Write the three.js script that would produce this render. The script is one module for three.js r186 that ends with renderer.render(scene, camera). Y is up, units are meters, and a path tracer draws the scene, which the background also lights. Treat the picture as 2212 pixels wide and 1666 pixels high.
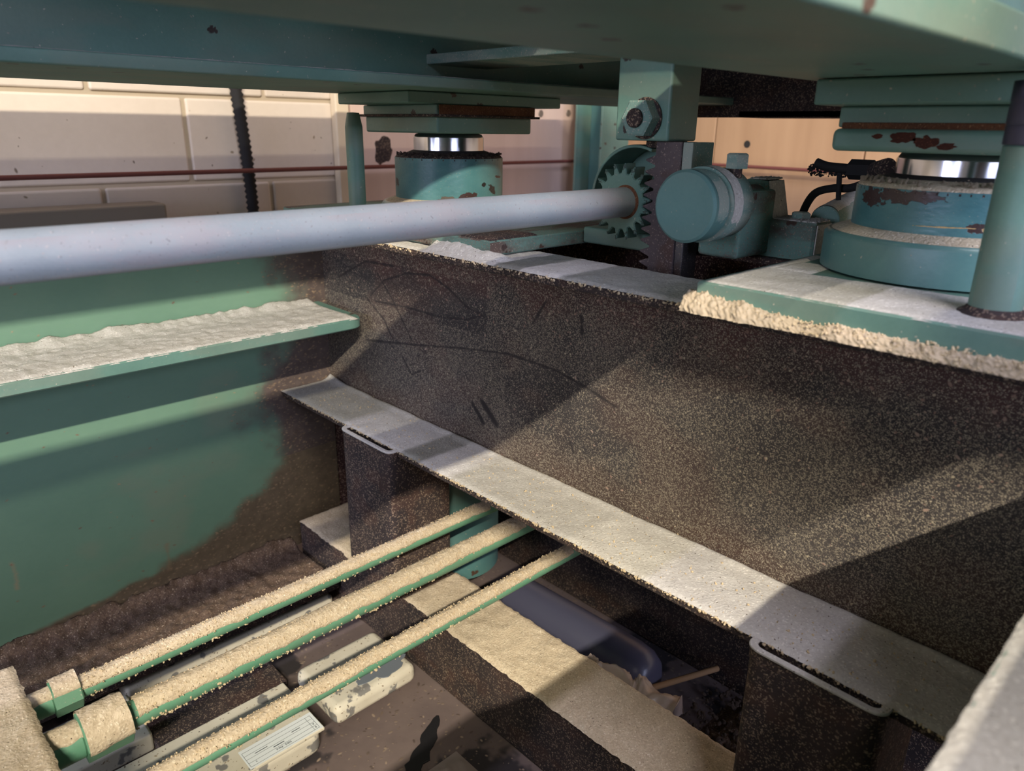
import * as THREE from 'three';
import { RoundedBoxGeometry } from 'three/addons/geometries/RoundedBoxGeometry.js';
import { mergeGeometries, mergeVertices } from 'three/addons/utils/BufferGeometryUtils.js';
import { RectAreaLightUniformsLib } from 'three/addons/lights/RectAreaLightUniformsLib.js';

// ------------------------------------------------------------------ camera, exposure, large lights
// All coordinates below are metres measured from the lens; EYE lifts them so that the shop floor is y = 0.
const EYE = 0.795;
const FLOOR = -0.795;
const scene = new THREE.Scene();
scene.background = new THREE.Color(0x05060a);
const camera = new THREE.PerspectiveCamera(55.24, 2212 / 1666, 0.02, 60);
{
  const yaw = 0.772128, pitch = -0.336253, roll = 0.0149774;
  const f = new THREE.Vector3(Math.sin(yaw) * Math.cos(pitch), Math.sin(pitch), -Math.cos(yaw) * Math.cos(pitch));
  const r = new THREE.Vector3(Math.cos(yaw), 0, Math.sin(yaw));
  const u = new THREE.Vector3().crossVectors(r, f);
  const r2 = r.clone().multiplyScalar(Math.cos(roll)).addScaledVector(u, Math.sin(roll));
  const u2 = u.clone().multiplyScalar(Math.cos(roll)).addScaledVector(r, -Math.sin(roll));
  camera.quaternion.setFromRotationMatrix(new THREE.Matrix4().makeBasis(r2, u2, f.clone().negate()));
  camera.position.set(0, EYE, 0);
  camera.focus = 0.86;
  camera.userData.fStop = 7;
}
const renderer = new THREE.WebGLRenderer({ antialias: true });
renderer.toneMapping = THREE.LinearToneMapping;
renderer.toneMappingExposure = 1.0;
renderer.shadowMap.enabled = true;
RectAreaLightUniformsLib.init();

const KEY_COLOR = new THREE.Color().setRGB(1.0, 0.92, 0.76);
const DAY_COLOR = new THREE.Color().setRGB(0.64, 0.70, 1.0);
// fluorescent battens behind the photographer (x along the tube); [x, y, z, length, radiance]
const COOL_COLOR = new THREE.Color().setRGB(0.80, 0.78, 1.0);
const BATTENS = [
  [-1.85, 2.22, 2.5, 1.3, 1900, KEY_COLOR, 'warm fluorescent batten on the ceiling behind the photographer'],
  [-0.55, 2.22, 1.42, 1.2, 200, KEY_COLOR, 'dim warm fluorescent batten on the ceiling nearer the press'],
  [-0.25, 2.22, 0.95, 1.2, 215, COOL_COLOR, 'cool white fluorescent batten on the ceiling above the press']];
// daylight window, high in the wall behind the photographer: [x, y, z, width, height, radiance]
const WINDOW = [-0.6, 1.15, 3.95, 3.0, 1.9, 13];
// second window, added in the left wall to light faces turned that way: [x, y, z, width along z, height, radiance]
const ADDED_WINDOW = [-4.15, 0.75, -0.5, 2.2, 1.4, 11];

// ------------------------------------------------------------------ helpers
let seedState = 1;
function rnd() { seedState = (seedState * 1664525 + 1013904223) >>> 0; return seedState / 4294967296; }
function seed(n) { seedState = (n * 2654435761 + 12345) >>> 0; rnd(); rnd(); }
function hash(x, y, s) {
  let h = (Math.imul(x, 374761393) + Math.imul(y, 668265263) + Math.imul(s, 2147483647 ^ 0x5bd1e995)) | 0;
  h = Math.imul(h ^ (h >>> 13), 1274126177); h ^= h >>> 16;
  return (h >>> 0) / 4294967296;
}
function vnoise(x, y, s = 0, per = 0) {
  let xi = Math.floor(x), yi = Math.floor(y);
  const xf = x - xi, yf = y - yi, u = xf * xf * (3 - 2 * xf), v = yf * yf * (3 - 2 * yf);
  let x1 = xi + 1, y1 = yi + 1;
  if (per) { xi = ((xi % per) + per) % per; x1 = ((x1 % per) + per) % per; yi = ((yi % per) + per) % per; y1 = ((y1 % per) + per) % per; }
  const a = hash(xi, yi, s), b = hash(x1, yi, s), c = hash(xi, y1, s), d = hash(x1, y1, s);
  return a + (b - a) * u + (c - a) * v + (a - b - c + d) * u * v;
}
function fbm(x, y, s = 0, oct = 4, per = 0) {
  let t = 0, amp = 0.5, n = 0;
  for (let i = 0; i < oct; i++) { t += amp * vnoise(x, y, s + i * 17, per); n += amp; x *= 2; y *= 2; per *= 2; amp *= 0.5; }
  return t / n;
}
const clamp = (v, a = 0, b = 1) => Math.min(b, Math.max(a, v));
const smooth = (a, b, v) => { const t = clamp((v - a) / (b - a)); return t * t * (3 - 2 * t); };
const mix = (a, b, t) => a + (b - a) * t;
const mix3 = (a, b, t) => [mix(a[0], b[0], t), mix(a[1], b[1], t), mix(a[2], b[2], t)];

// A picture of a surface: colour (sRGB bytes) and height, filled per pixel, with grains splatted on top.
class Surface {
  constructor(w, h, fn) {
    this.w = w; this.h = h; this.c = new Float32Array(w * h * 3); this.z = new Float32Array(w * h);
    for (let y = 0; y < h; y++) for (let x = 0; x < w; x++) {
      const r = fn(x / w, y / h), i = y * w + x;
      this.c[3 * i] = r[0]; this.c[3 * i + 1] = r[1]; this.c[3 * i + 2] = r[2]; this.z[i] = r[3] ?? 0.5;
    }
  }
  grain(px, py, r, stretch, ang, col, rise, wrap = true) {
    const ca = Math.cos(ang), sa = Math.sin(ang), R = Math.ceil(r * stretch + 1);
    for (let dy = -R; dy <= R; dy++) for (let dx = -R; dx <= R; dx++) {
      const a = (dx * ca + dy * sa) / stretch, b = -dx * sa + dy * ca, d = Math.sqrt(a * a + b * b) / r;
      if (d >= 1) continue;
      let X = Math.round(px) + dx, Y = Math.round(py) + dy;
      if (wrap) { X = (X + this.w) % this.w; Y = (Y + this.h) % this.h; } else if (X < 0 || Y < 0 || X >= this.w || Y >= this.h) continue;
      const i = Y * this.w + X, k = clamp((1 - d) * 2.2);
      for (let j = 0; j < 3; j++) this.c[3 * i + j] = mix(this.c[3 * i + j], col[j], k);
      this.z[i] = clamp(this.z[i] + rise * (1 - d * d));
    }
  }
  stroke(pts, width, col, k, rise = 0) {      // a wiped or scratched line in pixel coordinates
    for (let s = 0; s < pts.length - 1; s++) {
      const [x0, y0] = pts[s], [x1, y1] = pts[s + 1], n = Math.ceil(Math.hypot(x1 - x0, y1 - y0));
      for (let t = 0; t <= n; t++) {
        const x = mix(x0, x1, t / n), y = mix(y0, y1, t / n), w = width * (0.6 + 0.8 * vnoise(x * 0.05, y * 0.05, 91));
        const R = Math.ceil(w + 1);
        for (let dy = -R; dy <= R; dy++) for (let dx = -R; dx <= R; dx++) {
          const X = Math.round(x) + dx, Y = Math.round(y) + dy;
          if (X < 0 || Y < 0 || X >= this.w || Y >= this.h) continue;
          const d = Math.hypot(dx, dy) / w; if (d > 1) continue;
          const i = Y * this.w + X, q = k * (1 - d) * (0.4 + hash(X, Y, 5));
          for (let j = 0; j < 3; j++) this.c[3 * i + j] = mix(this.c[3 * i + j], col[j], clamp(q * 0.22));
          this.z[i] = clamp(this.z[i] + rise * (1 - d) * 0.2);
        }
      }
    }
  }
  textures(sizeU = 0, sizeV = sizeU) {          // sizeU, sizeV: metres covered by one tile; 0 keeps uv from 0 to 1
    const n = this.w * this.h, a = new Uint8Array(n * 4), b = new Uint8Array(n * 4);
    for (let i = 0; i < n; i++) {
      for (let j = 0; j < 3; j++) { a[4 * i + j] = clamp(this.c[3 * i + j], 0, 255); b[4 * i + j] = clamp(this.z[i]) * 255; }
      a[4 * i + 3] = b[4 * i + 3] = 255;
    }
    const out = [a, b].map((d, k) => {
      const t = new THREE.DataTexture(d, this.w, this.h, THREE.RGBAFormat);
      t.magFilter = THREE.LinearFilter; t.minFilter = THREE.LinearFilter;
      t.wrapS = t.wrapT = THREE.RepeatWrapping;
      if (k === 0) t.colorSpace = THREE.SRGBColorSpace;
      if (sizeU) t.repeat.set(1 / sizeU, 1 / sizeV);
      t.needsUpdate = true; return t;
    });
    return { map: out[0], bump: out[1] };
  }
}
function mat(tex, bumpScale, opts = {}) {
  return new THREE.MeshStandardMaterial({ map: tex?.map ?? null, bumpMap: bumpScale ? tex?.bump : null, bumpScale: bumpScale || 1, roughness: 0.9, metalness: 0, ...opts });
}

// ---- surfaces
const DUST = [206, 189, 164];
function speck(s, n, rMin, rMax, colA, colB, rise, dens) {
  for (let k = 0; k < n; k++) {
    const x = rnd() * s.w, y = rnd() * s.h;
    if (dens && rnd() > dens(x / s.w, y / s.h)) continue;
    s.grain(x, y, mix(rMin, rMax, rnd() ** 2.2), 1 + rnd() * 1.3, rnd() * 6.3, mix3(colA, colB, rnd()), rise * (0.5 + rnd()));
  }
}
function dustSurface(sd, light, dark) {
  seed(sd);
  const s = new Surface(1024, 1024, (u, v) => {
    const n = fbm(u * 14, v * 14, sd, 5, 14), f = fbm(u * 150, v * 150, sd + 3, 2, 150), h = hash(Math.floor(u * 1024), Math.floor(v * 1024), sd + 9);
    const t = clamp(0.25 + n * 0.55 + (f - 0.5) * 0.75 + (h - 0.5) * 0.18);
    return [...mix3(dark, light, t), clamp(0.2 + 0.3 * n + 0.5 * f)];
  });
  speck(s, 5200, 1.2, 4.2, light, mix3(light, [255, 246, 230], 0.35), 0.22);
  speck(s, 600, 0.9, 2.2, [110, 92, 74], [60, 48, 40], -0.3);
  return s;
}
const T = {};
T.dust = dustSurface(11, [224, 206, 178], [180, 160, 134]).textures(0.26);
T.dustBrown = dustSurface(23, [120, 98, 78], [66, 50, 42]).textures(0.26);
T.dustPale = (() => {                     // fine pale dust film with pits, as on the flanges
  const s = dustSurface(31, [208, 203, 195], [182, 175, 166]);
  return s.textures(0.3);
})();
function grimySteel(sd, dens, base0, base1, grainA, grainB, size, big = 1) {
  seed(sd);
  const s = new Surface(768, 768, (u, v) => {
    const n = fbm(u * 5, v * 5, sd, 5, 5), f = fbm(u * 90, v * 90, sd + 4, 2, 90);
    const r = smooth(0.55, 0.75, fbm(u * 7, v * 7, sd + 40, 4, 7));
    return [...mix3(mix3(base0, base1, clamp(n * 1.5 - 0.3 + (f - 0.5) * 0.5)), [86, 56, 44], r * 0.45), 0.3 + 0.25 * f];
  });
  speck(s, dens * 0.5625, 1.1, 3.4 * big, grainA, grainB, 0.35, (u, v) => 0.25 + 0.9 * fbm(u * 6, v * 6, sd + 70, 3, 6));
  return s.textures(size * 0.75);
}
T.grime = grimySteel(41, 26000, [44, 36, 36], [66, 52, 48], [150, 130, 110], [104, 86, 74], 0.34);
T.grimeRed = grimySteel(43, 21000, [58, 38, 38], [78, 54, 50], [176, 150, 132], [120, 92, 82], 0.3, 1.25);
function paintSurface(sd, c0, c1, opts = {}) {
  seed(sd);
  const s = new Surface(768, 768, (u, v) => {
    const n = fbm(u * 4, v * 4, sd, 5, 4), p = fbm(u * 120, v * 120, sd + 6, 2, 120);
    let c = mix3(c0, c1, clamp(n * 1.6 - 0.3 + (p - 0.5) * 0.25));
    const film = (opts.film ?? 0) * smooth(opts.filmFrom ?? 0.45, opts.filmTo ?? 0.75, fbm(u * 3, v * 9, sd + 12, 4, 3) + 0.1 * (p - 0.5));
    c = mix3(c, opts.filmColor ?? [140, 128, 112], film);
    return [...c, 0.4 + 0.3 * p];
  });
  if (opts.grains) speck(s, opts.grains * 0.5625, 0.9, 2.4, opts.grainA ?? [190, 178, 160], opts.grainB ?? [140, 140, 126], 0.3, (u, v) => 0.1 + fbm(u * 4, v * 4, sd + 33, 3, 4));
  if (opts.chips) for (let k = 0; k < opts.chips; k++) {
    const x = rnd() * 768, y = rnd() * 768, c = mix3([54, 42, 40], [84, 62, 50], rnd());
    for (let j = 0; j < 9; j++) s.grain(x + (rnd() - 0.5) * 26, y + (rnd() - 0.5) * 14, 2 + rnd() * 7, 1 + rnd(), rnd() * 6.3, c, -0.35);
  }
  return s.textures((opts.size ?? 0.4) * 0.75);
}
T.paint = paintSurface(51, [92, 126, 114], [110, 144, 130], { film: 0.25, grains: 900, chips: 4 });
T.paintLitPipe = paintSurface(57, [98, 150, 122], [116, 166, 136], { film: 0.1, grains: 1300, grainA: [206, 190, 164], size: 0.3 });  // machine green made brighter, warm lamp light mixed into the colour
T.paintWorn = paintSurface(65, [92, 124, 114], [110, 142, 130], { film: 1, filmColor: [92, 76, 68], grains: 16000, grainA: [176, 156, 140], grainB: [120, 100, 90], chips: 14, size: 0.3 });
T.paintDusty = paintSurface(59, [106, 138, 128], [126, 152, 142], { film: 0.5, filmColor: [186, 176, 162], grains: 14000, grainA: [208, 196, 182], grainB: [170, 160, 148], size: 0.3 });
T.paintBlue = paintSurface(61, [80, 120, 118], [98, 136, 130], { film: 0.1, grains: 500, chips: 1 });
T.shaft = paintSurface(63, [168, 176, 176], [188, 192, 190], { film: 0.7, filmColor: [184, 174, 172], grains: 6000, grainA: [206, 198, 190], grainB: [150, 146, 146], size: 0.3 });
T.rust = grimySteel(67, 22000, [92, 56, 38], [124, 80, 52], [170, 128, 92], [88, 56, 42], 0.2);

// ---- object bookkeeping
const taken = new Map();
function numbered(name) {
  const n = taken.get(name) ?? 0; taken.set(name, n + 1);
  return n ? `${name}_${String(n).padStart(3, '0')}` : name;
}
const AT = new WeakMap();
function thing(name, label, category, base, group, kind) {
  const o = new THREE.Group(); o.name = numbered(name); scene.add(o);
  o.position.set(base[0], base[1] + EYE, base[2]);
  o.userData = kind ? { label, category, kind } : { label, category };
  if (group) o.userData.group = group;
  AT.set(o, base);
  return o;
}
// part(): geometry is given in lens coordinates and moved into the frame of the thing (or part) that carries it
function part(name, geometry, material, parent, label) {
  const base = AT.get(parent);
  const g = geometry; g.translate(-base[0], -base[1], -base[2]);
  const m = new THREE.Mesh(g, material); m.name = name; m.castShadow = m.receiveShadow = true;
  if (label) m.userData.label = label;
  parent.add(m); AT.set(m, base);
  return m;
}
function single(name, geometry, material, label, category, opts = {}) {   // a thing that is one mesh
  geometry.computeBoundingBox();
  const b = geometry.boundingBox, base = [(b.min.x + b.max.x) / 2, b.min.y, (b.min.z + b.max.z) / 2];
  geometry.translate(-base[0], -base[1], -base[2]);
  const m = new THREE.Mesh(geometry, material); m.name = numbered(name); m.castShadow = m.receiveShadow = true;
  m.position.set(base[0], base[1] + EYE, base[2]);
  m.userData = { label, category };
  if (opts.group) m.userData.group = opts.group;
  if (opts.kind) m.userData.kind = opts.kind;
  scene.add(m); AT.set(m, base);
  return m;
}

// ---- geometry
function boxUV(g, off = 0) {                 // uv in metres, projected along the main axis of each face
  if (g.index) g = g.toNonIndexed();
  const p = g.attributes.position, uv = new Float32Array(p.count * 2);
  const a = new THREE.Vector3(), b = new THREE.Vector3(), c = new THREE.Vector3();
  for (let i = 0; i < p.count; i += 3) {
    a.fromBufferAttribute(p, i); b.fromBufferAttribute(p, i + 1); c.fromBufferAttribute(p, i + 2);
    const n = b.clone().sub(a).cross(c.clone().sub(a));
    const x = Math.abs(n.x), y = Math.abs(n.y), z = Math.abs(n.z);
    [a, b, c].forEach((v, k) => {
      const q = x >= y && x >= z ? [v.z, v.y] : y >= z ? [v.x, v.z] : [v.x, v.y];
      uv[2 * (i + k)] = q[0] + off; uv[2 * (i + k) + 1] = q[1] + off * 0.61;
    });
  }
  g.setAttribute('uv', new THREE.BufferAttribute(uv, 2));
  return g;
}
let offCount = 0;
const nextOff = () => (offCount += 0.1373);
function box(x0, x1, y0, y1, z0, z1, r = 0.0015) {
  const w = x1 - x0, h = y1 - y0, d = z1 - z0;
  const g = new RoundedBoxGeometry(w, h, d, 2, Math.min(r, w / 2.2, h / 2.2, d / 2.2));
  g.translate((x0 + x1) / 2, (y0 + y1) / 2, (z0 + z1) / 2);
  return boxUV(g, nextOff());
}
function join(list) {
  return mergeGeometries(list.map(g => { g = g.index ? g.toNonIndexed() : g; for (const k of Object.keys(g.attributes)) if (!['position', 'normal', 'uv'].includes(k)) g.deleteAttribute(k); return g; }));
}
const V = (x, y, z) => new THREE.Vector3(x, y, z);
function orient(g, from, to) {               // turns a lathe about +y so that it runs from -> to
  const d = to.clone().sub(from).normalize();
  g.applyQuaternion(new THREE.Quaternion().setFromUnitVectors(V(0, 1, 0), d));
  g.translate(from.x, from.y, from.z);
  return g;
}
function lathe(profile, from, to, seg = 48) { // profile: [radius, distance along the axis]
  const g = new THREE.LatheGeometry(profile.map(p => new THREE.Vector2(p[0], p[1])), seg);
  return boxUV(orient(g, from, to), nextOff());
}
function rod(from, to, r, seg = 40, bevel = 0.001) {
  const L = from.distanceTo(to), b = Math.min(bevel, r / 2, L / 2);
  return lathe([[0.00001, 0], [r - b, 0], [r - b, 0], [r, b], [r, b], [r, L - b], [r, L - b], [r - b, L], [r - b, L], [0.00001, L]], from, to, seg);
}
function tube(pts, r, seg = 60, rad = 12) {
  const g = new THREE.TubeGeometry(new THREE.CatmullRomCurve3(pts.map(p => V(...p))), seg, r, rad, false);
  return boxUV(g, nextOff());
}
function hexPrism(from, to, r, chamfer = 0.0015) {
  const L = from.distanceTo(to);
  const g = new THREE.LatheGeometry([[0.00001, 0], [r, 0], [r, 0], [r, L - chamfer], [r, L - chamfer], [r - chamfer * 1.5, L], [r - chamfer * 1.5, L], [0.00001, L]].map(p => new THREE.Vector2(...p)), 6).toNonIndexed();
  g.computeVertexNormals();
  return boxUV(orient(g, from, to), nextOff());
}
function extrude(shape, depth, matrix, bevel = 0.001) {
  const g = new THREE.ExtrudeGeometry(shape, { depth, bevelEnabled: bevel > 0, bevelThickness: bevel, bevelSize: bevel, bevelOffset: -bevel, bevelSegments: 1, curveSegments: 14 });
  g.applyMatrix4(matrix);
  return boxUV(g, nextOff());
}
// shape axes -> world: extrusion along +x with shape (z, y)
const ALONG_X = (x) => new THREE.Matrix4().set(0, 0, 1, x, 0, 1, 0, 0, -1, 0, 0, 0, 0, 0, 0, 1);   // shape x = -z
const ALONG_Y = (y) => new THREE.Matrix4().set(1, 0, 0, 0, 0, 0, 1, y, 0, -1, 0, 0, 0, 0, 0, 1);   // shape y = -z
function smoothGrid(nu, nv, fn) {
  const pos = [], idx = [];
  for (let j = 0; j <= nv; j++) for (let i = 0; i <= nu; i++) pos.push(...fn(i / nu, j / nv, i, j));
  for (let j = 0; j < nv; j++) for (let i = 0; i < nu; i++) {
    const a = j * (nu + 1) + i, b = a + 1, c = a + nu + 1, d = c + 1;
    idx.push(a, c, b, b, c, d);
  }
  const g = new THREE.BufferGeometry();
  g.setAttribute('position', new THREE.Float32BufferAttribute(pos, 3)); g.setIndex(idx); g.computeVertexNormals();
  return g;
}
// loose dust lying on a flat horizontal face; ragged rim, lumpy top
function dustBed(x0, x1, z0, z1, y, h, o = {}) {
  const step = o.step ?? 0.004, nx = Math.max(6, Math.round((x1 - x0) / step)), nz = Math.max(6, Math.round((z1 - z0) / step));
  const sd = o.seed ?? 1, rag = o.rag ?? 0.003, rim = o.rim ?? 0.006, lump = o.lump ?? 0.8;
  const g = smoothGrid(nx, nz, (u, v) => {
    let x = mix(x0, x1, u), z = mix(z0, z1, v);
    const du = Math.min(u, 1 - u) * (x1 - x0), dv = Math.min(v, 1 - v) * (z1 - z0), d = Math.min(du, dv);
    const n = fbm(x * 60, z * 60, sd, 4), f = vnoise(x * 420, z * 420, sd + 8);
    const edge = smooth(0, rim, d);
    if (u === 0 || u === 1) x += (fbm(z * 130, sd * 3.1, sd + 2, 3) - 0.5) * 2 * rag;
    if (v === 0 || v === 1) z += (fbm(x * 130, sd * 5.7, sd + 3, 3) - 0.5) * 2 * rag;
    const pile = o.pile ? o.pile(x, z) : 0;
    const yy = d < 1e-6 ? y - 0.0008 : y + (h * (1 - lump + lump * n) + h * 0.25 * (f - 0.5)) * edge + pile * edge;
    return [x, yy, z];
  });
  g.setIndex(Array.from({ length: g.index.count }, (_, i) => g.index.array[i]));
  return boxUV(g, nextOff());
}
// dust caked along the top of a pipe that runs along x
function dustOnPipe(x0, x1, y, z, r, t, left, right, sd, step = 0.003) {
  const n = Math.round((x1 - x0) / step), m = 20;
  const g = smoothGrid(n, m, (u, v, i, j) => {
    const x = mix(x0, x1, u);
    const l = left * (0.86 + 0.28 * fbm(x * 55, 1.3, sd, 4)), rr = right * (0.8 + 0.4 * fbm(x * 60, 7.3, sd + 1, 4));
    const a = mix(-l, rr, v), edge = Math.sin(Math.PI * clamp(v, 0.0, 1)) ** 0.45;
    const lump = fbm(x * 90, a * 4, sd + 4, 3), f = vnoise(x * 500, a * 9, sd + 5);
    const R = (j === 0 || j === m ? r - 0.0006 : r + t * edge * (0.35 + 0.75 * lump + 0.35 * (f - 0.5)));
    return [x, y + R * Math.cos(a), z + R * Math.sin(a)];
  });
  return boxUV(g, nextOff());
}
// loose crumbs that nobody could count
const crumbGeo = new THREE.IcosahedronGeometry(1, 0);
function crumbs(name, spots, material, parent, label) {
  const base = AT.get(parent), im = new THREE.InstancedMesh(crumbGeo, material, spots.length), m = new THREE.Matrix4(), q = new THREE.Quaternion();
  spots.forEach(([x, y, z, s], i) => {
    q.setFromEuler(new THREE.Euler(rnd() * 6, rnd() * 6, rnd() * 6));
    m.compose(V(x - base[0], y - base[1], z - base[2]), q, V(s * (0.7 + rnd()), s * (0.5 + 0.6 * rnd()), s * (0.6 + 0.6 * rnd())));
    im.setMatrixAt(i, m);
  });
  im.name = name; im.userData.kind = 'stuff'; im.castShadow = im.receiveShadow = true;
  if (label) im.userData.label = label;
  parent.add(im); return im;
}

// ---- materials
const M = {
  dust: mat(T.dust, 0.0012, { roughness: 1 }),
  dustPale: mat(T.dustPale, 0.0009, { roughness: 1 }),
  dustBrown: mat(T.dustBrown, 0.0015, { roughness: 1 }),
  grime: mat(T.grime, 0.0006, { roughness: 0.9 }),
  grimeRed: mat(T.grimeRed, 0.0008, { roughness: 0.95 }),
  paint: mat(T.paint, 0.0003, { roughness: 0.5 }),
  paintLitPipe: mat(T.paintLitPipe, 0.0002, { roughness: 0.42 }),
  paintDusty: mat(T.paintDusty, 0.0006, { roughness: 0.95 }),
  paintBlue: mat(T.paintBlue, 0.0003, { roughness: 0.34 }),
  paintCap: mat(T.paintBlue, 0.0002, { roughness: 0.5 }),
  paintWorn: mat(T.paintWorn, 0.0008, { roughness: 0.9 }),
  shaft: mat(T.shaft, 0.0003, { roughness: 0.85 }),
  rust: mat(T.rust, 0.0012, { roughness: 1 }),
  chrome: new THREE.MeshStandardMaterial({ color: 0xb9b9c0, metalness: 1, roughness: 0.16 }),
  seal: new THREE.MeshStandardMaterial({ color: 0x2c2826, roughness: 0.8 }),
  steel: mat(grimySteel(71, 9000, [70, 66, 68], [96, 92, 92], [150, 136, 124], [110, 100, 94], 0.25), 0.0003, { roughness: 0.55, metalness: 0.5 }),
  rackSteel: mat(grimySteel(73, 11000, [78, 68, 70], [100, 88, 88], [150, 132, 122], [112, 98, 94], 0.3), 0.0006, { roughness: 0.8, metalness: 0.15 }),
  flake: mat(T.rust, 0.0004, { color: 0xb08878, roughness: 0.9 }),
  crumb: new THREE.MeshStandardMaterial({ color: 0xcbb694, roughness: 1 }),
  rubber: new THREE.MeshStandardMaterial({ color: 0x1d1b1b, roughness: 0.85 }),
};

// ------------------------------------------------------------------ the room
{
  // concrete block wall: blocks are parts of it
  seed(101);
  const bs = new Surface(1024, 1024, (u, v) => {
    const n = fbm(u * 4, v * 4, 5, 5, 4), p = fbm(u * 90, v * 90, 6, 3, 90);
    return [...mix3([212, 197, 180], [226, 211, 194], clamp(n * 1.4 - 0.2 + (p - 0.5) * 0.3)), 0.6 + 0.15 * p];
  });
  speck(bs, 130, 1, 4, [164, 146, 122], [120, 104, 88], -0.5);
  const blockMat = mat(bs.textures(0.9), 0.0012, { roughness: 0.8 });
  const joint = new THREE.MeshStandardMaterial({ color: 0xb8a890, roughness: 0.9 });
  const w = new THREE.Group(); w.name = 'wall_back'; w.userData = { kind: 'structure', label: 'cream painted concrete block wall behind the press', category: 'wall' };
  w.position.set(0, EYE, 0); scene.add(w); AT.set(w, [0, 0, 0]);
  const zf = -1.8;
  part('wall_core', box(-4.2, 2.4, FLOOR, 2.45, zf - 0.14, zf - 0.006, 0.001), joint, w);
  const courseY = [-0.512, -0.322, -0.132, 0.058, 0.248];
  courseY.forEach((y0, c) => {
    const shift = c % 2 ? 0.0 : 0.195;
    for (let k = -1; k < 4; k++) {
      const x0 = 0.122 + shift + (k - 1) * 0.39, x1 = Math.min(x0 + 0.382, 1.085);
      if (x1 - x0 < 0.05) continue;
      const b = box(x0, x1, y0 + 0.004, y0 + 0.186, zf - 0.05, zf + (hash(k + 9, c, 4) - 0.5) * 0.003, 0.006);
      part('block', b, blockMat, w);
    }
  });
  // wooden panelling beside the block wall
  seed(103);
  const ply = (sd, a, b, stain) => {
    const s = new Surface(1024, 512, (u, v) => {
      const g = fbm(u * 40, v * 2, sd, 4, 0), st = smooth(0.5, 0.8, fbm(u * 9, v * 1.2, sd + 5, 3));
      return [...mix3(mix3(a, b, g), stain, st * 0.5), 0.5 + 0.1 * g];
    });
    return mat(s.textures(1.4, 0.9), 0.0003, { roughness: 0.7 });
  };
  const pinkPly = ply(7, [208, 182, 168], [224, 198, 184], [194, 162, 146]);
  const tanPly = ply(9, [176, 140, 106], [196, 160, 124], [148, 110, 78]);
  const screwMat = new THREE.MeshStandardMaterial({ color: 0x8d7f75, roughness: 0.5, metalness: 0.5 });
  const p = thing('wall_panel', 'pale pink plywood panel screwed to the wall behind the jack', 'panel', [1.6, FLOOR, -1.79], null, 'structure');
  part('panel_board', box(1.128, 2.27, FLOOR + 0.02, 1.2, -1.799, -1.781, 0.002), pinkPly, p);
  for (const [x, y] of [[1.846, 0.046], [1.98, 0.05], [2.07, 0.062]]) part('screw', rod(V(x, y, -1.7815), V(x, y, -1.778), 0.011, 20), screwMat, p);
  const blot = new THREE.Shape(); seed(8);
  for (let k = 0; k <= 26; k++) { const a = k / 26 * Math.PI * 2, r = 0.03 * (0.55 + 0.8 * fbm(Math.cos(a) * 1.6 + 5, Math.sin(a) * 1.6 + 5, 12, 3)); blot[k ? 'lineTo' : 'moveTo'](1.2247 + r * Math.cos(a), -0.063 + r * 1.25 * Math.sin(a)); }
  part('stain', boxUV(new THREE.ExtrudeGeometry(blot, { depth: 0.0006, bevelEnabled: false }).translate(0, 0, -1.781)), mat(T.grime, 0, { roughness: 0.9 }), p, 'dark smudge on the panel');
  const tr = single('trim_1', box(1.078, 1.118, FLOOR, 1.4, -1.798, -1.772, 0.004), new THREE.MeshStandardMaterial({ color: 0xdccbb0, roughness: 0.7 }), 'cream vertical trim strip between block wall and panel', 'trim', { kind: 'structure' });
  tr.name = 'trim_1';
  const wr = new THREE.Group(); wr.name = 'wall_right'; wr.userData = { kind: 'structure', label: 'tan plywood wall behind the right jack', category: 'wall' };
  wr.position.set(0, EYE, 0); scene.add(wr); AT.set(wr, [0, 0, 0]);
  part('wall_core', box(2.3, 2.42, FLOOR, 2.45, -1.94, 4.1, 0.001), joint, wr);
  for (const [z0, z1] of [[-1.78, -1.395], [-1.391, -0.9], [-0.896, -0.4]]) part('plank', box(2.282, 2.3, FLOOR + 0.01, 1.2, z0, z1, 0.002), tanPly, wr);
  part('nail_hole', rod(V(2.2815, -0.039, -1.2735), V(2.283, -0.039, -1.2735), 0.012, 14), M.seal, wr);

  seed(105);
  const fs = new Surface(1024, 1024, (u, v) => {
    const n = fbm(u * 5, v * 5, 3, 5, 5), p2 = fbm(u * 60, v * 60, 4, 3, 60);
    const d = smooth(0.6, 0.66, fbm(u * 8, v * 8, 21, 5, 8));
    return [...mix3(mix3([94, 80, 78], [118, 102, 96], clamp(n * 1.5 - 0.25 + (p2 - 0.5) * 0.4)), [48, 42, 44], d), 0.5 + 0.3 * p2 - 0.2 * d];
  });
  speck(fs, 3500, 1, 3.5, [150, 130, 112], [80, 66, 60], 0.3);
  const floor = single('floor', box(-4.2, 2.42, FLOOR - 0.1, FLOOR, -1.94, 4.1, 0.001), mat(fs.textures(0.7), 0.001, { roughness: 0.9 }), 'dirty grey-brown concrete floor under the press', 'floor', { kind: 'structure' });
  const plaster = new THREE.MeshStandardMaterial({ color: 0x585550, roughness: 0.9 });
  single('ceiling', box(-4.2, 2.42, 2.45, 2.55, -1.94, 4.1, 0.001), plaster, 'pale workshop ceiling', 'ceiling', { kind: 'structure' });
  const frameMat = new THREE.MeshStandardMaterial({ color: 0xb9bcb8, roughness: 0.6 }), glow = new THREE.MeshStandardMaterial({ color: 0xdde6f2, emissive: DAY_COLOR, emissiveIntensity: 1.2, roughness: 0.4 });
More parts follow.
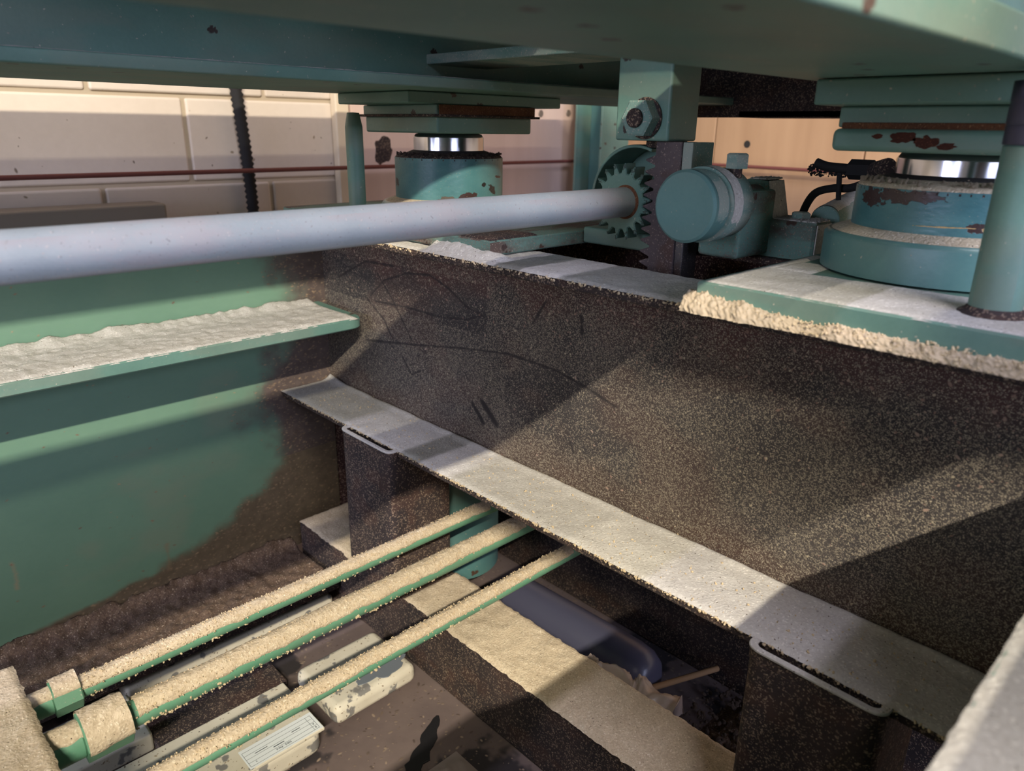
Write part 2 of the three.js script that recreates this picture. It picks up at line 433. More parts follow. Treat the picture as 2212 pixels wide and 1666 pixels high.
  {
    const [, sy, sz, sw, sh, sl] = ADDED_WINDOW, a = sz - sw / 2, b = sz + sw / 2, c = sy - sh / 2, d = sy + sh / 2;
    const wl2 = new THREE.Group(); wl2.name = 'wall_left'; wl2.userData = { kind: 'structure', label: 'workshop wall far to the left, with an added window', category: 'wall' };
    wl2.position.set(0, EYE, 0); scene.add(wl2); AT.set(wl2, [0, 0, 0]);
    part('wall_side', join([box(-4.3, -4.2, FLOOR, 2.45, -1.94, a), box(-4.3, -4.2, FLOOR, 2.45, b, 4.1), box(-4.3, -4.2, FLOOR, c, a, b), box(-4.3, -4.2, d, 2.45, a, b)]), plaster, wl2);
    const w2 = new THREE.Group(); w2.name = 'window_2'; w2.userData = { kind: 'structure', label: 'frosted side window added to light the parts facing left', category: 'window' };
    w2.position.set(0, EYE, 0); scene.add(w2); AT.set(w2, [0, 0, 0]);
    part('pane', box(-4.23, -4.21, c + 0.002, d - 0.002, a + 0.002, b - 0.002, 0.002), glow, w2);
    for (const f of [-0.5, 0, 0.5]) part('mullion', box(-4.208, -4.19, c + 0.005, d - 0.005, sz + f * (sw - 0.06) - 0.02, sz + f * (sw - 0.06) + 0.02, 0.003), frameMat, w2);
    const side = new THREE.RectAreaLight(DAY_COLOR, sl, sw, sh); side.position.set(ADDED_WINDOW[0], sy + EYE, sz); side.lookAt(ADDED_WINDOW[0] + 1, sy + EYE, sz); scene.add(side);
  }
  // wall behind the photographer with the window opening
  const wf = new THREE.Group(); wf.name = 'wall_front'; wf.userData = { kind: 'structure', label: 'workshop wall behind the photographer, with a wide window', category: 'wall' };
  wf.position.set(0, EYE, 0); scene.add(wf); AT.set(wf, [0, 0, 0]);
  const [wx, wy, , ww, wh, wl] = WINDOW;
  part('wall_side', join([box(-4.2, wx - ww / 2, FLOOR, 2.45, 4, 4.1), box(wx + ww / 2, 2.42, FLOOR, 2.45, 4, 4.1), box(wx - ww / 2, wx + ww / 2, FLOOR, wy - wh / 2, 4, 4.1), box(wx - ww / 2, wx + ww / 2, wy + wh / 2, 2.45, 4, 4.1)]), plaster, wf);
  const win = new THREE.Group(); win.name = 'window_1'; win.userData = { kind: 'structure', label: 'wide frosted window full of daylight', category: 'window' };
  win.position.set(0, EYE, 0); scene.add(win); AT.set(win, [0, 0, 0]);
  part('pane', box(wx - ww / 2 + 0.002, wx + ww / 2 - 0.002, wy - wh / 2 + 0.002, wy + wh / 2 - 0.002, 4.01, 4.03, 0.002), glow, win);
  for (const fx of [-0.5, -0.17, 0.17, 0.5]) part('mullion', box(wx + fx * (ww - 0.07) - 0.025, wx + fx * (ww - 0.07) + 0.025, wy - wh / 2 + 0.005, wy + wh / 2 - 0.005, 3.99, 4.008, 0.003), new THREE.MeshStandardMaterial({ color: 0xb9bcb8, roughness: 0.6 }), win);
  const day = new THREE.RectAreaLight(DAY_COLOR, wl, ww, wh); day.position.set(wx, wy + EYE, WINDOW[2]); day.lookAt(wx, wy + EYE, WINDOW[2] - 1); scene.add(day);   // a light shines along its local -z
}
// lamps
for (const [x, y, z, len, rad, col, label] of BATTENS) {
  const l = thing('batten_light', label, 'light', [x, y + 0.1, z], 'ceiling battens');
  part('housing', box(x - len / 2 - 0.03, x + len / 2 + 0.03, y + 0.05, 2.45, z - 0.05, z + 0.05, 0.004), new THREE.MeshStandardMaterial({ color: 0xe6e6e0, roughness: 0.6 }), l);
  part('fluorescent_tube', rod(V(x - len / 2, y + 0.025, z), V(x + len / 2, y + 0.025, z), 0.014, 16), new THREE.MeshStandardMaterial({ color: 0xffffff, emissive: col, emissiveIntensity: 3, roughness: 0.4 }), l);
  const a = new THREE.RectAreaLight(col, rad, len, 0.045);
  a.position.set(x, y + EYE, z); a.lookAt(x, EYE - 0.3, -0.6); scene.add(a);
}

// ------------------------------------------------------------------ press frame: lower channels
const ZW = -1.143;                                  // face of the left end beam
// the dusty web of the front channel: its own surface, u along z, v along y
const [webTexFar, webTexNear] = (() => {
  seed(201);
  const W = 3072, H = 704, z0 = -1.143, z1 = 0.1, y0 = -0.436, y1 = -0.154;
  const P = ([z, y]) => [(z - z0) / (z1 - z0) * W, (y - y0) / (y1 - y0) * H];
  const s = new Surface(W, H, (u, v) => {
    const x = u * 22, y = v * 5;
    const n = fbm(x, y, 61, 4), f = vnoise(u * 700, v * 160, 62), r = smooth(0.5, 0.72, fbm(x * 0.6, y * 0.8, 66, 3));
    let c = mix3([54, 50, 51], [78, 71, 68], clamp(n * 1.5 - 0.25 + (f - 0.5) * 0.4));
    c = mix3(c, [92, 64, 56], r * 0.35);
    c = mix3(c, [92, 58, 54], smooth(0.74, 0.92, v + (n - 0.5) * 0.3) * 0.6);
    c = mix3(c, [88, 64, 52], smooth(0.2, 0.05, v + (n - 0.5) * 0.2) * 0.5);
    return [...c, 0.25 + 0.3 * f];
  });
  const smear = (z, y) => {                          // wiped places hold fewer grains
    let k = 1;
    if (z < -0.72 && y > -0.27 && y < -0.2) k *= 0.35;
    const dz = (z + 0.575) / 0.1, dy = (y + 0.335) / 0.045; if (dz * dz + dy * dy < 1 + 0.5 * fbm(z * 30, y * 30, 5, 3)) k *= 0.55;
    return k;
  };
  const tz = (u) => z0 + u * (z1 - z0), ty = (v) => y0 + v * (y1 - y0);
  const dens = (u, v) => clamp(smear(tz(u), ty(v)) * (0.3 + 1.0 * fbm(u * 26, v * 6, 77, 3) * smooth(1.05, 0.72, v) + 0.16));
  for (let k = 0; k < 260000; k++) {
    const x = rnd() * W, y = rnd() * H; if (rnd() > dens(x / W, y / H)) continue;
    s.grain(x, y, mix(0.8, 1.9, rnd() ** 2), 1 + rnd() * 1.4, rnd() * 6.3, mix3([166, 154, 134], [108, 98, 88], rnd()), 0.3 * (0.5 + rnd()), false);
  }
  for (let k = 0; k < 5200; k++) {                   // larger pinkish flakes, mostly high up
    const x = rnd() * W, y = rnd() * H; if (rnd() > 0.08 + smooth(0.55, 0.9, y / H)) continue;
    s.grain(x, y, mix(1.6, 4.6, rnd() ** 3), 1 + rnd(), rnd() * 6.3, mix3([172, 148, 132], [136, 108, 96], rnd()), 0.5, false);
  }
  for (let k = 0; k < 420; k++) s.grain(rnd() * W, rnd() * H, mix(1.8, 4, rnd() ** 2), 1.3, rnd() * 6.3, [176, 162, 138], 0.6, false);
  const dark = [44, 39, 40];
  const lines = [[[-1.097, -0.244], [-1.01, -0.205], [-0.933, -0.202]], [[-1.001, -0.26], [-0.96, -0.228], [-0.898, -0.208], [-0.842, -0.203], [-0.8, -0.216], [-0.76, -0.236], [-0.727, -0.241]],
    [[-0.988, -0.266], [-0.901, -0.261], [-0.822, -0.261], [-0.76, -0.253], [-0.727, -0.241]], [[-0.978, -0.219], [-0.937, -0.257], [-0.892, -0.311]], [[-1.015, -0.263], [-0.965, -0.292], [-0.941, -0.321]],
    [[-1.022, -0.338], [-0.88, -0.316], [-0.771, -0.297], [-0.676, -0.284], [-0.592, -0.286], [-0.538, -0.296], [-0.494, -0.308]], [[-0.611, -0.201], [-0.634, -0.235]], [[-0.554, -0.208], [-0.551, -0.23]],
    [[-0.751, -0.374], [-0.726, -0.399]], [[-0.731, -0.365], [-0.697, -0.394]], [[-0.918, -0.343], [-0.895, -0.368], [-0.87, -0.354]], [[-0.564, -0.372], [-0.555, -0.388]]];
  lines.forEach((L, i) => s.stroke(L.map(P), i === 8 || i === 9 ? 13 : i === 7 ? 8 : 6, dark, 1.1, -0.3));
  return [0, 1].map(k => {
    const h = new Surface(W / 2, H, () => [0, 0, 0, 0]);
    for (let y = 0; y < H; y++) for (let x = 0; x < W / 2; x++) { const i = y * W / 2 + x, q = y * W + x + k * W / 2; h.z[i] = s.z[q]; for (let j = 0; j < 3; j++) h.c[3 * i + j] = s.c[3 * q + j]; }
    return mat(h.textures(), 0.0007, { roughness: 0.95 });
  });
})();
function planeFace(name, u0, u1, v0, v1, x, material, parent) { // a face at x, u along z, v along y, facing -x
  const g = new THREE.BufferGeometry();
  g.setAttribute('position', new THREE.Float32BufferAttribute([x, v0, u0, x, v0, u1, x, v1, u1, x, v1, u0], 3));
  g.setAttribute('uv', new THREE.Float32BufferAttribute([0, 0, 1, 0, 1, 1, 0, 1], 2));
  g.setIndex([0, 1, 2, 0, 2, 3]); g.computeVertexNormals();
  return part(name, g, material, parent);
}
{
  const b = thing('channel_beam', 'long steel channel beam, its web coated in speckled sawdust, in the middle', 'beam', [0.606, -0.446, -0.4]);
  part('web', box(0.652, 0.661, -0.44, -0.15, ZW, 0.42), M.grime, b);
  planeFace('dust_coat', -1.143, -0.5215, -0.436, -0.154, 0.6515, webTexFar, b).userData.label = 'speckled sawdust with wiped marks on the web';
  planeFace('dust_coat', -0.5215, 0.1, -0.436, -0.154, 0.6515, webTexNear, b).userData.label = 'speckled sawdust clinging to the web';
  part('upper_flange', box(0.5535, 0.661, -0.1545, -0.144, ZW, 0.42, 0.003), M.grime, b);
  part('lower_flange', box(0.552, 0.661, -0.446, -0.4355, ZW, 0.42, 0.003), M.grime, b);
  part('dust_layer', dustBed(0.5515, 0.652, ZW + 0.002, 0.1, -0.4355, 0.0026, { seed: 3, rag: 0.0012, step: 0.0035, pile: (x, z) => 0.006 * smooth(0.02, 0, 0.652 - x) * fbm(z * 20, 3, 5, 3) + 0.02 * smooth(-1.08, -1.143, z) * smooth(0.03, -0.02, 0.652 - x) }), M.dustPale, b, 'pale sawdust lying on the lower flange');
  part('dust_layer', dustBed(0.553, 0.659, ZW + 0.002, 0.1, -0.144, 0.003, { seed: 5, rag: 0.0015, step: 0.0035 }), M.dustPale, b, 'pale sawdust lying on the upper flange');
  seed(31); const sp = [];
  for (let k = 0; k < 900; k++) sp.push([0.5525 + rnd() * 0.098, -0.4335 + rnd() * 0.0006, -1.1 + rnd() * 1.1, 0.0004 + 0.0011 * rnd() ** 3]);
  for (let k = 0; k < 600; k++) sp.push([0.5515 + (rnd() - 0.5) * 0.002, -0.436 - rnd() * 0.002, -1.1 + rnd() * 1.1, 0.0006 + 0.001 * rnd()]);
  for (let k = 0; k < 500; k++) sp.push([0.553 + (rnd() - 0.5) * 0.002, -0.1445 - rnd() * 0.003, -1.1 + rnd() * 1.1, 0.0006 + 0.001 * rnd()]);
  crumbs('sawdust_crumbs', sp, M.crumb, b);
}
{
  const b = thing('channel_beam', 'rear steel channel beam with reddish dusty web behind the rack', 'beam', [0.92, -0.446, -0.4]);
  part('web', box(0.865, 0.874, -0.44, -0.15, ZW, 0.42), M.grimeRed, b);
  part('upper_flange', box(0.865, 0.97, -0.1545, -0.144, ZW, 0.42, 0.003), M.grimeRed, b);
  part('lower_flange', box(0.865, 0.97, -0.446, -0.4355, ZW, 0.42, 0.003), M.grimeRed, b);
  part('dust_layer', dustBed(0.866, 0.968, -1.1, 0.1, -0.144, 0.006, { seed: 8, rag: 0.003, step: 0.005 }), M.dustBrown, b, 'brown sawdust on the upper flange');
}
// left end beam: green plate with ledge
{
  seed(205);
  const W = 1024, H = 640, x0 = -0.9, x1 = 0.652, ya = -0.745, yb = -0.15;
  const edge = [[-0.75, 0.05], [-0.722, 0.086], [-0.695, 0.302], [-0.656, 0.398], [-0.61, 0.494], [-0.549, 0.53], [-0.469, 0.50], [-0.44, 0.5], [-0.36, 0.555], [-0.274, 0.579], [-0.233, 0.567], [-0.15, 0.56]];
  const lim = (y) => { for (let i = 0; i < edge.length - 1; i++) if (y <= edge[i + 1][0]) return mix(edge[i][1], edge[i + 1][1], clamp((y - edge[i][0]) / (edge[i + 1][0] - edge[i][0]))); return 0.56; };
  const cover = (u, v) => { const x = x0 + u * (x1 - x0), y = ya + v * (yb - ya); return smooth(-0.035, 0.05, x - lim(y) + (fbm(x * 30, y * 30, 8, 5) - 0.5) * 0.1); };
  const s = new Surface(W, H, (u, v) => {
    const n = fbm(u * 10, v * 4, 3, 5), p = fbm(u * 200, v * 120, 4, 2), x = x0 + u * (x1 - x0), y = ya + v * (yb - ya);
    let c = mix3([102, 136, 114], [116, 148, 124], clamp(n * 1.4 - 0.2 + (p - 0.5) * 0.2));
    const k = cover(u, v), low = y < -0.56;
    c = mix3(c, mix3(low ? [92, 76, 60] : [78, 62, 58], low ? [120, 100, 80] : [104, 86, 80], fbm(u * 160, v * 70, 9, 3)), k * 0.92);
    const film = 0.35 * smooth(0.55, 0.8, fbm(x * 9, y * 14, 45, 4)); c = mix3(c, [140, 140, 118], film * (1 - k));
    return [...c, 0.35 + 0.2 * p + 0.2 * k];
  });
  for (let k = 0; k < 30000; k++) { const x = rnd() * W, y = rnd() * H; if (rnd() > cover(x / W, y / H) * 0.85 + 0.012) continue; s.grain(x, y, mix(0.7, 1.5, rnd() ** 2), 1 + rnd(), rnd() * 6.3, mix3([166, 142, 112], [112, 92, 76], rnd()), 0.3, false); }
  const Q = ([x, y]) => [(x - x0) / (x1 - x0) * W, (y - ya) / (yb - ya) * H];
  s.stroke([[0.122, -0.595], [0.124, -0.615], [0.121, -0.64]].map(Q), 3.2, [170, 140, 110], 1.2, 0.3);
  s.stroke([[0.33, -0.65], [0.328, -0.7]].map(Q), 3, [140, 116, 90], 1.0, 0.3);
  const coat = mat(s.textures(), 0.0006, { roughness: 0.55 });
  const b = thing('end_beam', 'green end beam with a dusty ledge, filling the left side', 'beam', [0, -0.757, -1.1]);
  part('web', box(x0, 0.653, ya, yb, ZW - 0.014, ZW - 0.0008), M.paint, b);
  part('web_end', box(0.653, 1.05, ya, yb, ZW - 0.014, ZW - 0.0008), M.grimeRed, b);
  const g = new THREE.BufferGeometry();
  g.setAttribute('position', new THREE.Float32BufferAttribute([x0, ya, ZW, x1, ya, ZW, x1, yb, ZW, x0, yb, ZW], 3));
  g.setAttribute('uv', new THREE.Float32BufferAttribute([0, 0, 1, 0, 1, 1, 0, 1], 2)); g.setIndex([0, 1, 2, 0, 2, 3]); g.computeVertexNormals();
  part('painted_face', g, coat, b, 'green painted web with brown dust creeping from the corner');
  part('bottom_flange', box(x0, 0.551, -0.757, -0.745, ZW, -0.985, 0.002), M.grime, b);
  part('dust_layer', dustBed(-0.5, 0.548, ZW - 0.005, -0.987, -0.745, 0.007, { seed: 14, rag: 0.004, step: 0.004, rim: 0.004, pile: (x, z) => 0.02 * smooth(0.04, 0, z - ZW) * (0.3 + fbm(x * 60, z * 60, 9, 5)) + 0.01 * fbm(x * 90, z * 90, 31, 4) }), M.dustBrown, b, 'brown dust banked against the web');
  const sh = new THREE.Shape(); const zf = 0.992, zb = 1.143, xe = 0.628, R = 0.022;   // shape y = -z
  sh.moveTo(-0.9, zb); sh.lineTo(xe + 0.01, zb); sh.lineTo(xe + 0.006, zf + R); sh.quadraticCurveTo(xe + 0.004, zf, xe - R, zf); sh.lineTo(-0.9, zf); sh.closePath();
  part('ledge', extrude(sh, 0.013, ALONG_Y(-0.305), 0.002), M.paint, b);
  part('dust_layer', dustBed(-0.5, 0.622, ZW - 0.004, -0.9925, -0.2905, 0.004, { seed: 17, rag: 0.002, rim: 0.007, step: 0.0035, pile: (x, z) => 0.009 * smooth(0.04, 0, z - ZW) * (0.3 + fbm(x * 50, 3, 4, 4)) + 0.003 * (fbm(x * 120, z * 120, 7, 3) - 0.4) }), M.dustPale, b, 'lumpy grey dust on the ledge');
}
// near end beam: only its flange edge is in view at the bottom right
{
  const b = thing('end_beam', 'near end beam with a dusty grey flange in the bottom right corner', 'beam', [0.1, -0.757, 0.08]);
  part('web', box(-0.5, 0.65, -0.745, -0.076, 0.112, 0.124), M.paint, b);  // unseen top edge raised to shade the ledge from the warm batten
  part('shade_sheet', box(-0.33, -0.315, -0.78, -0.05, -0.6, 0.11, 0.002), M.paint, b, 'unseen added sheet that keeps side daylight off the low web');  // added out of view, blocks the side window from the lower web
  part('upright', box(0.472, 0.5, -0.2, 0.45, 0.1245, 0.15, 0.004), M.paint, b, 'slim added post out of view, carrying the light blocking box');  // unseen post, added as stand for the light blocker
  part('shade_box', box(0.25, 0.471, 0.06, 0.3, 0.124, 0.2, 0.006), M.paint, b, 'unseen box added on the post to block lamp light');  // unseen box, added to cut the dim batten off the right flange
  part('ledge', box(-0.5, 0.65, -0.236, -0.221, -0.042, 0.112, 0.002), M.paintDusty, b);
  part('bottom_flange', box(-0.5, 0.65, -0.757, -0.745, -0.04, 0.124, 0.002), M.grime, b);
  part('dust_layer', dustBed(-0.4, 0.648, -0.0425, 0.11, -0.221, 0.0022, { seed: 19, rag: 0.001, step: 0.005 }), M.dustPale, b, 'pale dust on the flange');
}
// legs under the front channel
function leg(z0, z1, label) {
  const t = thing('tube_leg', label, 'leg', [0.59, -0.68, (z0 + z1) / 2], 'legs under the front channel');
  const xf = 0.5355, xb = 0.6515, w = 0.0045, r = 0.016;
  const rr = (x0, x1, za, zb, q, path = new THREE.Shape()) => {     // rounded rectangle in (x, -z)
    const a = -zb, b = -za;
    path.moveTo(x0 + q, a); path.lineTo(x1 - q, a); path.quadraticCurveTo(x1, a, x1, a + q); path.lineTo(x1, b - q); path.quadraticCurveTo(x1, b, x1 - q, b);
    path.lineTo(x0 + q, b); path.quadraticCurveTo(x0, b, x0, b - q); path.lineTo(x0, a + q); path.quadraticCurveTo(x0, a, x0 + q, a); return path;
  };
  const s = rr(xf, xb, z0, z1, r); s.holes.push(rr(xf + w, xb - w, z0 + w, z1 - w, r - w, new THREE.Path()));
  part('tube', extrude(s, 0.231, ALONG_Y(-0.6785), 0.0008), M.grime, t);
  const a = -z1, b = -z0, lip = new THREE.Shape();                   // front wall stands up beside the flange
  lip.moveTo(0.5505, a); lip.lineTo(xf + r * 0.7, a); lip.quadraticCurveTo(xf, a, xf, a + r); lip.lineTo(xf, b - r); lip.quadraticCurveTo(xf, b, xf + r * 0.7, b); lip.lineTo(0.5505, b);
  lip.lineTo(0.5505, b - w); lip.quadraticCurveTo(xf + w, b - w, xf + w, b - r); lip.lineTo(xf + w, a + r); lip.quadraticCurveTo(xf + w, a + w, 0.5505, a + w); lip.closePath();
  part('lip', extrude(lip, 0.0105, ALONG_Y(-0.4465), 0.0008), M.grime, t);
  const d = new THREE.Shape();
  d.moveTo(0.5512, a - 0.001); d.lineTo(xf + r * 0.7, a - 0.001); d.quadraticCurveTo(xf - 0.001, a - 0.001, xf - 0.001, a + r); d.lineTo(xf - 0.001, b - r); d.quadraticCurveTo(xf - 0.001, b + 0.001, xf + r * 0.7, b + 0.001); d.lineTo(0.5512, b + 0.001);
  d.lineTo(0.5512, b - w * 1.4); d.quadraticCurveTo(xf + w + 0.0008, b - w, xf + w + 0.0008, b - r); d.lineTo(xf + w + 0.0008, a + r); d.quadraticCurveTo(xf + w, a + w, 0.5512, a + w * 1.4); d.closePath();
  part('dust_rim', extrude(d, 0.0016, ALONG_Y(-0.4362), 0.0007), M.dustPale, t, 'pale dust on the rim of the tube');
}
leg(-0.925, -0.797, 'dusty square tube leg behind the green pipes');
leg(-0.244, -0.124, 'dark square tube leg in shadow at the lower right');
// floor beams
{
  const f1 = thing('floor_beam', 'square steel floor beam with a thick tan dust cover, below the pipes', 'beam', [0.604, FLOOR, -0.4]);
  part('tube', box(0.553, 0.655, FLOOR + 0.0005, -0.6815, -1.12, 0.1, 0.004), M.grime, f1);
  part('dust_layer', dustBed(0.5515, 0.656, -1.118, -0.925, -0.6815, 0.003, { seed: 21, rag: 0.003, step: 0.0035, lump: 0.9 }), M.dust, f1, 'tan dust covering the beam top');
  part('dust_layer', dustBed(0.5515, 0.656, -0.797, -0.246, -0.6815, 0.004, { seed: 22, rag: 0.003, step: 0.003, lump: 0.9 }), M.dust, f1, 'tan dust covering the beam top');
  const f2 = thing('floor_beam', 'rear floor beam in shadow with clumps of lit sawdust', 'beam', [0.92, FLOOR, -0.4]);
  part('tube', box(0.868, 0.97, FLOOR + 0.0005, -0.6815, -1.12, 0.1, 0.004), M.grime, f2);
  part('dust_layer', dustBed(0.857, 0.972, -1.1, 0.05, -0.6815, 0.014, { seed: 25, rag: 0.006, step: 0.0035, lump: 1 }), M.dust, f2, 'clumpy sawdust');
}

// ------------------------------------------------------------------ jacks, base plates, thrust plates
function shell(cx, cz, r, y0, y1, ny = 6) {          // upright cylinder wall, u runs round it, u = 0.5 faces the lens
  const d = V(-cx, 0, -cz).normalize(), rt = V(0, 1, 0).cross(d);
  const n = 96, pos = [], nor = [], uv = [], idx = [];
  for (let j = 0; j <= ny; j++) for (let i = 0; i <= n; i++) {
    const th = (i / n - 0.5) * Math.PI * 2, c = Math.cos(th), s = Math.sin(th), nx = d.x * c + rt.x * s, nz = d.z * c + rt.z * s;
    pos.push(cx + r * nx, mix(y0, y1, j / ny), cz + r * nz); nor.push(nx, 0, nz); uv.push(i / n, j / ny);
  }
  for (let j = 0; j < ny; j++) for (let i = 0; i < n; i++) { const a = j * (n + 1) + i, b = a + n + 1; idx.push(a, a + 1, b, b, a + 1, b + 1); }
  const g = new THREE.BufferGeometry();
  g.setAttribute('position', new THREE.Float32BufferAttribute(pos, 3)); g.setAttribute('normal', new THREE.Float32BufferAttribute(nor, 3)); g.setAttribute('uv', new THREE.Float32BufferAttribute(uv, 2)); g.setIndex(idx);
  return g;
}
function chipped(sd, marks) {                          // blue-green enamel with flaked places; marks in (u, v)
  seed(sd);
  const W = 2048, H = 320;
  const s = new Surface(W, H, (u, v) => {
    const n = fbm(u * 20, v * 4, sd, 5), p = fbm(u * 260, v * 40, sd + 3, 2);
    return [...mix3([68, 112, 116], [86, 130, 130], clamp(n * 1.4 - 0.2 + (p - 0.5) * 0.15)), 0.5 + 0.35 * (fbm(u * 120, v * 18, sd + 8, 2) - 0.5)];
  });
  for (const [u0, u1, v0, v1, col, ang] of marks) {
    const cu = (u0 + u1) / 2, cv = (v0 + v1) / 2, a = (u1 - u0) / 2 * W, b = (v1 - v0) / 2 * H, ca = Math.cos(ang ?? 0), sa = Math.sin(ang ?? 0), R = Math.ceil(Math.max(a, b) * 1.4);
    for (let dy = -R; dy <= R; dy++) for (let dx = -R; dx <= R; dx++) {
      const X = Math.round(cu * W + dx), Y = Math.round(cv * H + dy); if (X < 0 || Y < 0 || X >= W || Y >= H) continue;
      const e = Math.hypot((dx * ca + dy * sa) / a, (-dx * sa + dy * ca) / b) + (fbm(X * 0.05, Y * 0.05, sd + 5, 4) - 0.5) * 1.3;
      if (e < 1) { const i = Y * W + X, k = smooth(1, 0.94, e), q = 0.8 + 0.4 * hash(X, Y, 3); for (let j = 0; j < 3; j++) s.c[3 * i + j] = mix(s.c[3 * i + j], col[j] * q, k); s.z[i] -= 0.35 * k; }
    }
  }
  for (let k = 0; k < 1400; k++) s.grain(rnd() * W, rnd() * H, mix(0.8, 2, rnd() ** 2), 1, 0, mix3([176, 158, 128], [130, 128, 112], rnd()), 0.3, false);
  return mat(s.textures(), 0.0005, { roughness: 0.33 });
}
const BROWN = [64, 46, 44], TAN = [196, 162, 108];
function jack(cx, cz, label, coat, plateTop, flangeH, ramTop, foot, rimMat) {
  const R = 0.0835, t = thing('hydraulic_jack', label, 'jack', [cx, foot, cz], 'hydraulic jacks');
  const yt = -0.044, yf = plateTop + flangeH;
  part('cylinder', shell(cx, cz, R, yf - 0.002, yt), coat, t);
  part('cylinder_top', lathe([[0.0555, 0], [R - 0.004, 0], [R, -0.004], [R, -0.006]].map(([r, h]) => [r, h]), V(cx, yt + 0.003, cz), V(cx, yt + 1, cz), 64), M.grime, t, 'grimy rim of the cylinder');
  part('base_flange', lathe([[R - 0.003, 0], [R + 0.022, 0], [R + 0.022, 0], [R + 0.022, flangeH - 0.004], [R + 0.018, flangeH], [R + 0.018, flangeH], [R - 0.003, flangeH]], V(cx, plateTop, cz), V(cx, 1, cz), 72), M.paintBlue, t);
  part('dust_ring', lathe([[R - 0.001, 0.006], [R + 0.004, 0.0045], [R + 0.012, 0.002], [R + 0.017, -0.0006]], V(cx, yf, cz), V(cx, 1, cz), 72), M.dust, t, 'tan dust on the flange');
  const rim = part('dust_ring', lathe([[0.057, 0.0065], [0.064, 0.006], [0.073, 0.0035], [R - 0.003, 0.002], [R - 0.001, -0.001]], V(cx, yt + 0.001, cz), V(cx, 1, cz), 72), rimMat, t, 'dust round the ram');
  part('seal', lathe([[0.0545, 0.002], [0.062, 0.002], [0.062, 0.008], [0.0545, 0.0105]], V(cx, yt, cz), V(cx, 1, cz), 64), M.seal, t);
  part('ram', lathe([[0.0001, 0], [0.054, 0], [0.054, 0], [0.054, 0.0685], [0.0505, 0.0735], [0.046, 0.0745], [0.0001, 0.0745]], V(cx, ramTop - 0.0745, cz), V(cx, 1, cz), 72), M.chrome, t, 'polished chrome ram');
  part('lower_body', lathe([[0.0001, 0], [0.07, 0], [R - 0.002, 0.012], [R - 0.002, 0.012], [R - 0.002, plateTop - foot], [R - 0.002, plateTop - foot], [0.0001, plateTop - foot]], V(cx, foot, cz), V(cx, 1, cz), 64), M.paintBlue, t);
  seed(Math.round(cz * -1000)); const sp = [];
  const d = V(-cx, 0, -cz).normalize(), rt = V(0, 1, 0).cross(d);
  for (let k = 0; k < 420; k++) { const th = (rnd() - 0.5) * 3.6, q = R - 0.002 - 0.026 * rnd(); sp.push([cx + q * (d.x * Math.cos(th) + rt.x * Math.sin(th)), yt + 0.0035 + rnd() * 0.003, cz + q * (d.z * Math.cos(th) + rt.z * Math.sin(th)), 0.0008 + 0.0014 * rnd()]); }
  crumbs('grime_crumbs', sp, rimMat, t);
  return t;
}
const JL = [0.7615, -0.93], JR = [0.76, -0.212];
function holed(x0, x1, a, b, [cx, cz], r, h, y) {       // plate with a round hole, a..b is -z
  const q = new THREE.Shape(); q.moveTo(x0, a); q.lineTo(x1, a); q.lineTo(x1, b); q.lineTo(x0, b); q.closePath();
  const c = new THREE.Path(); c.absarc(cx, -cz, r, 0, Math.PI * 2, true); q.holes.push(c);
  return extrude(q, h - 0.003, ALONG_Y(y + 0.0015), 0.0015);
}
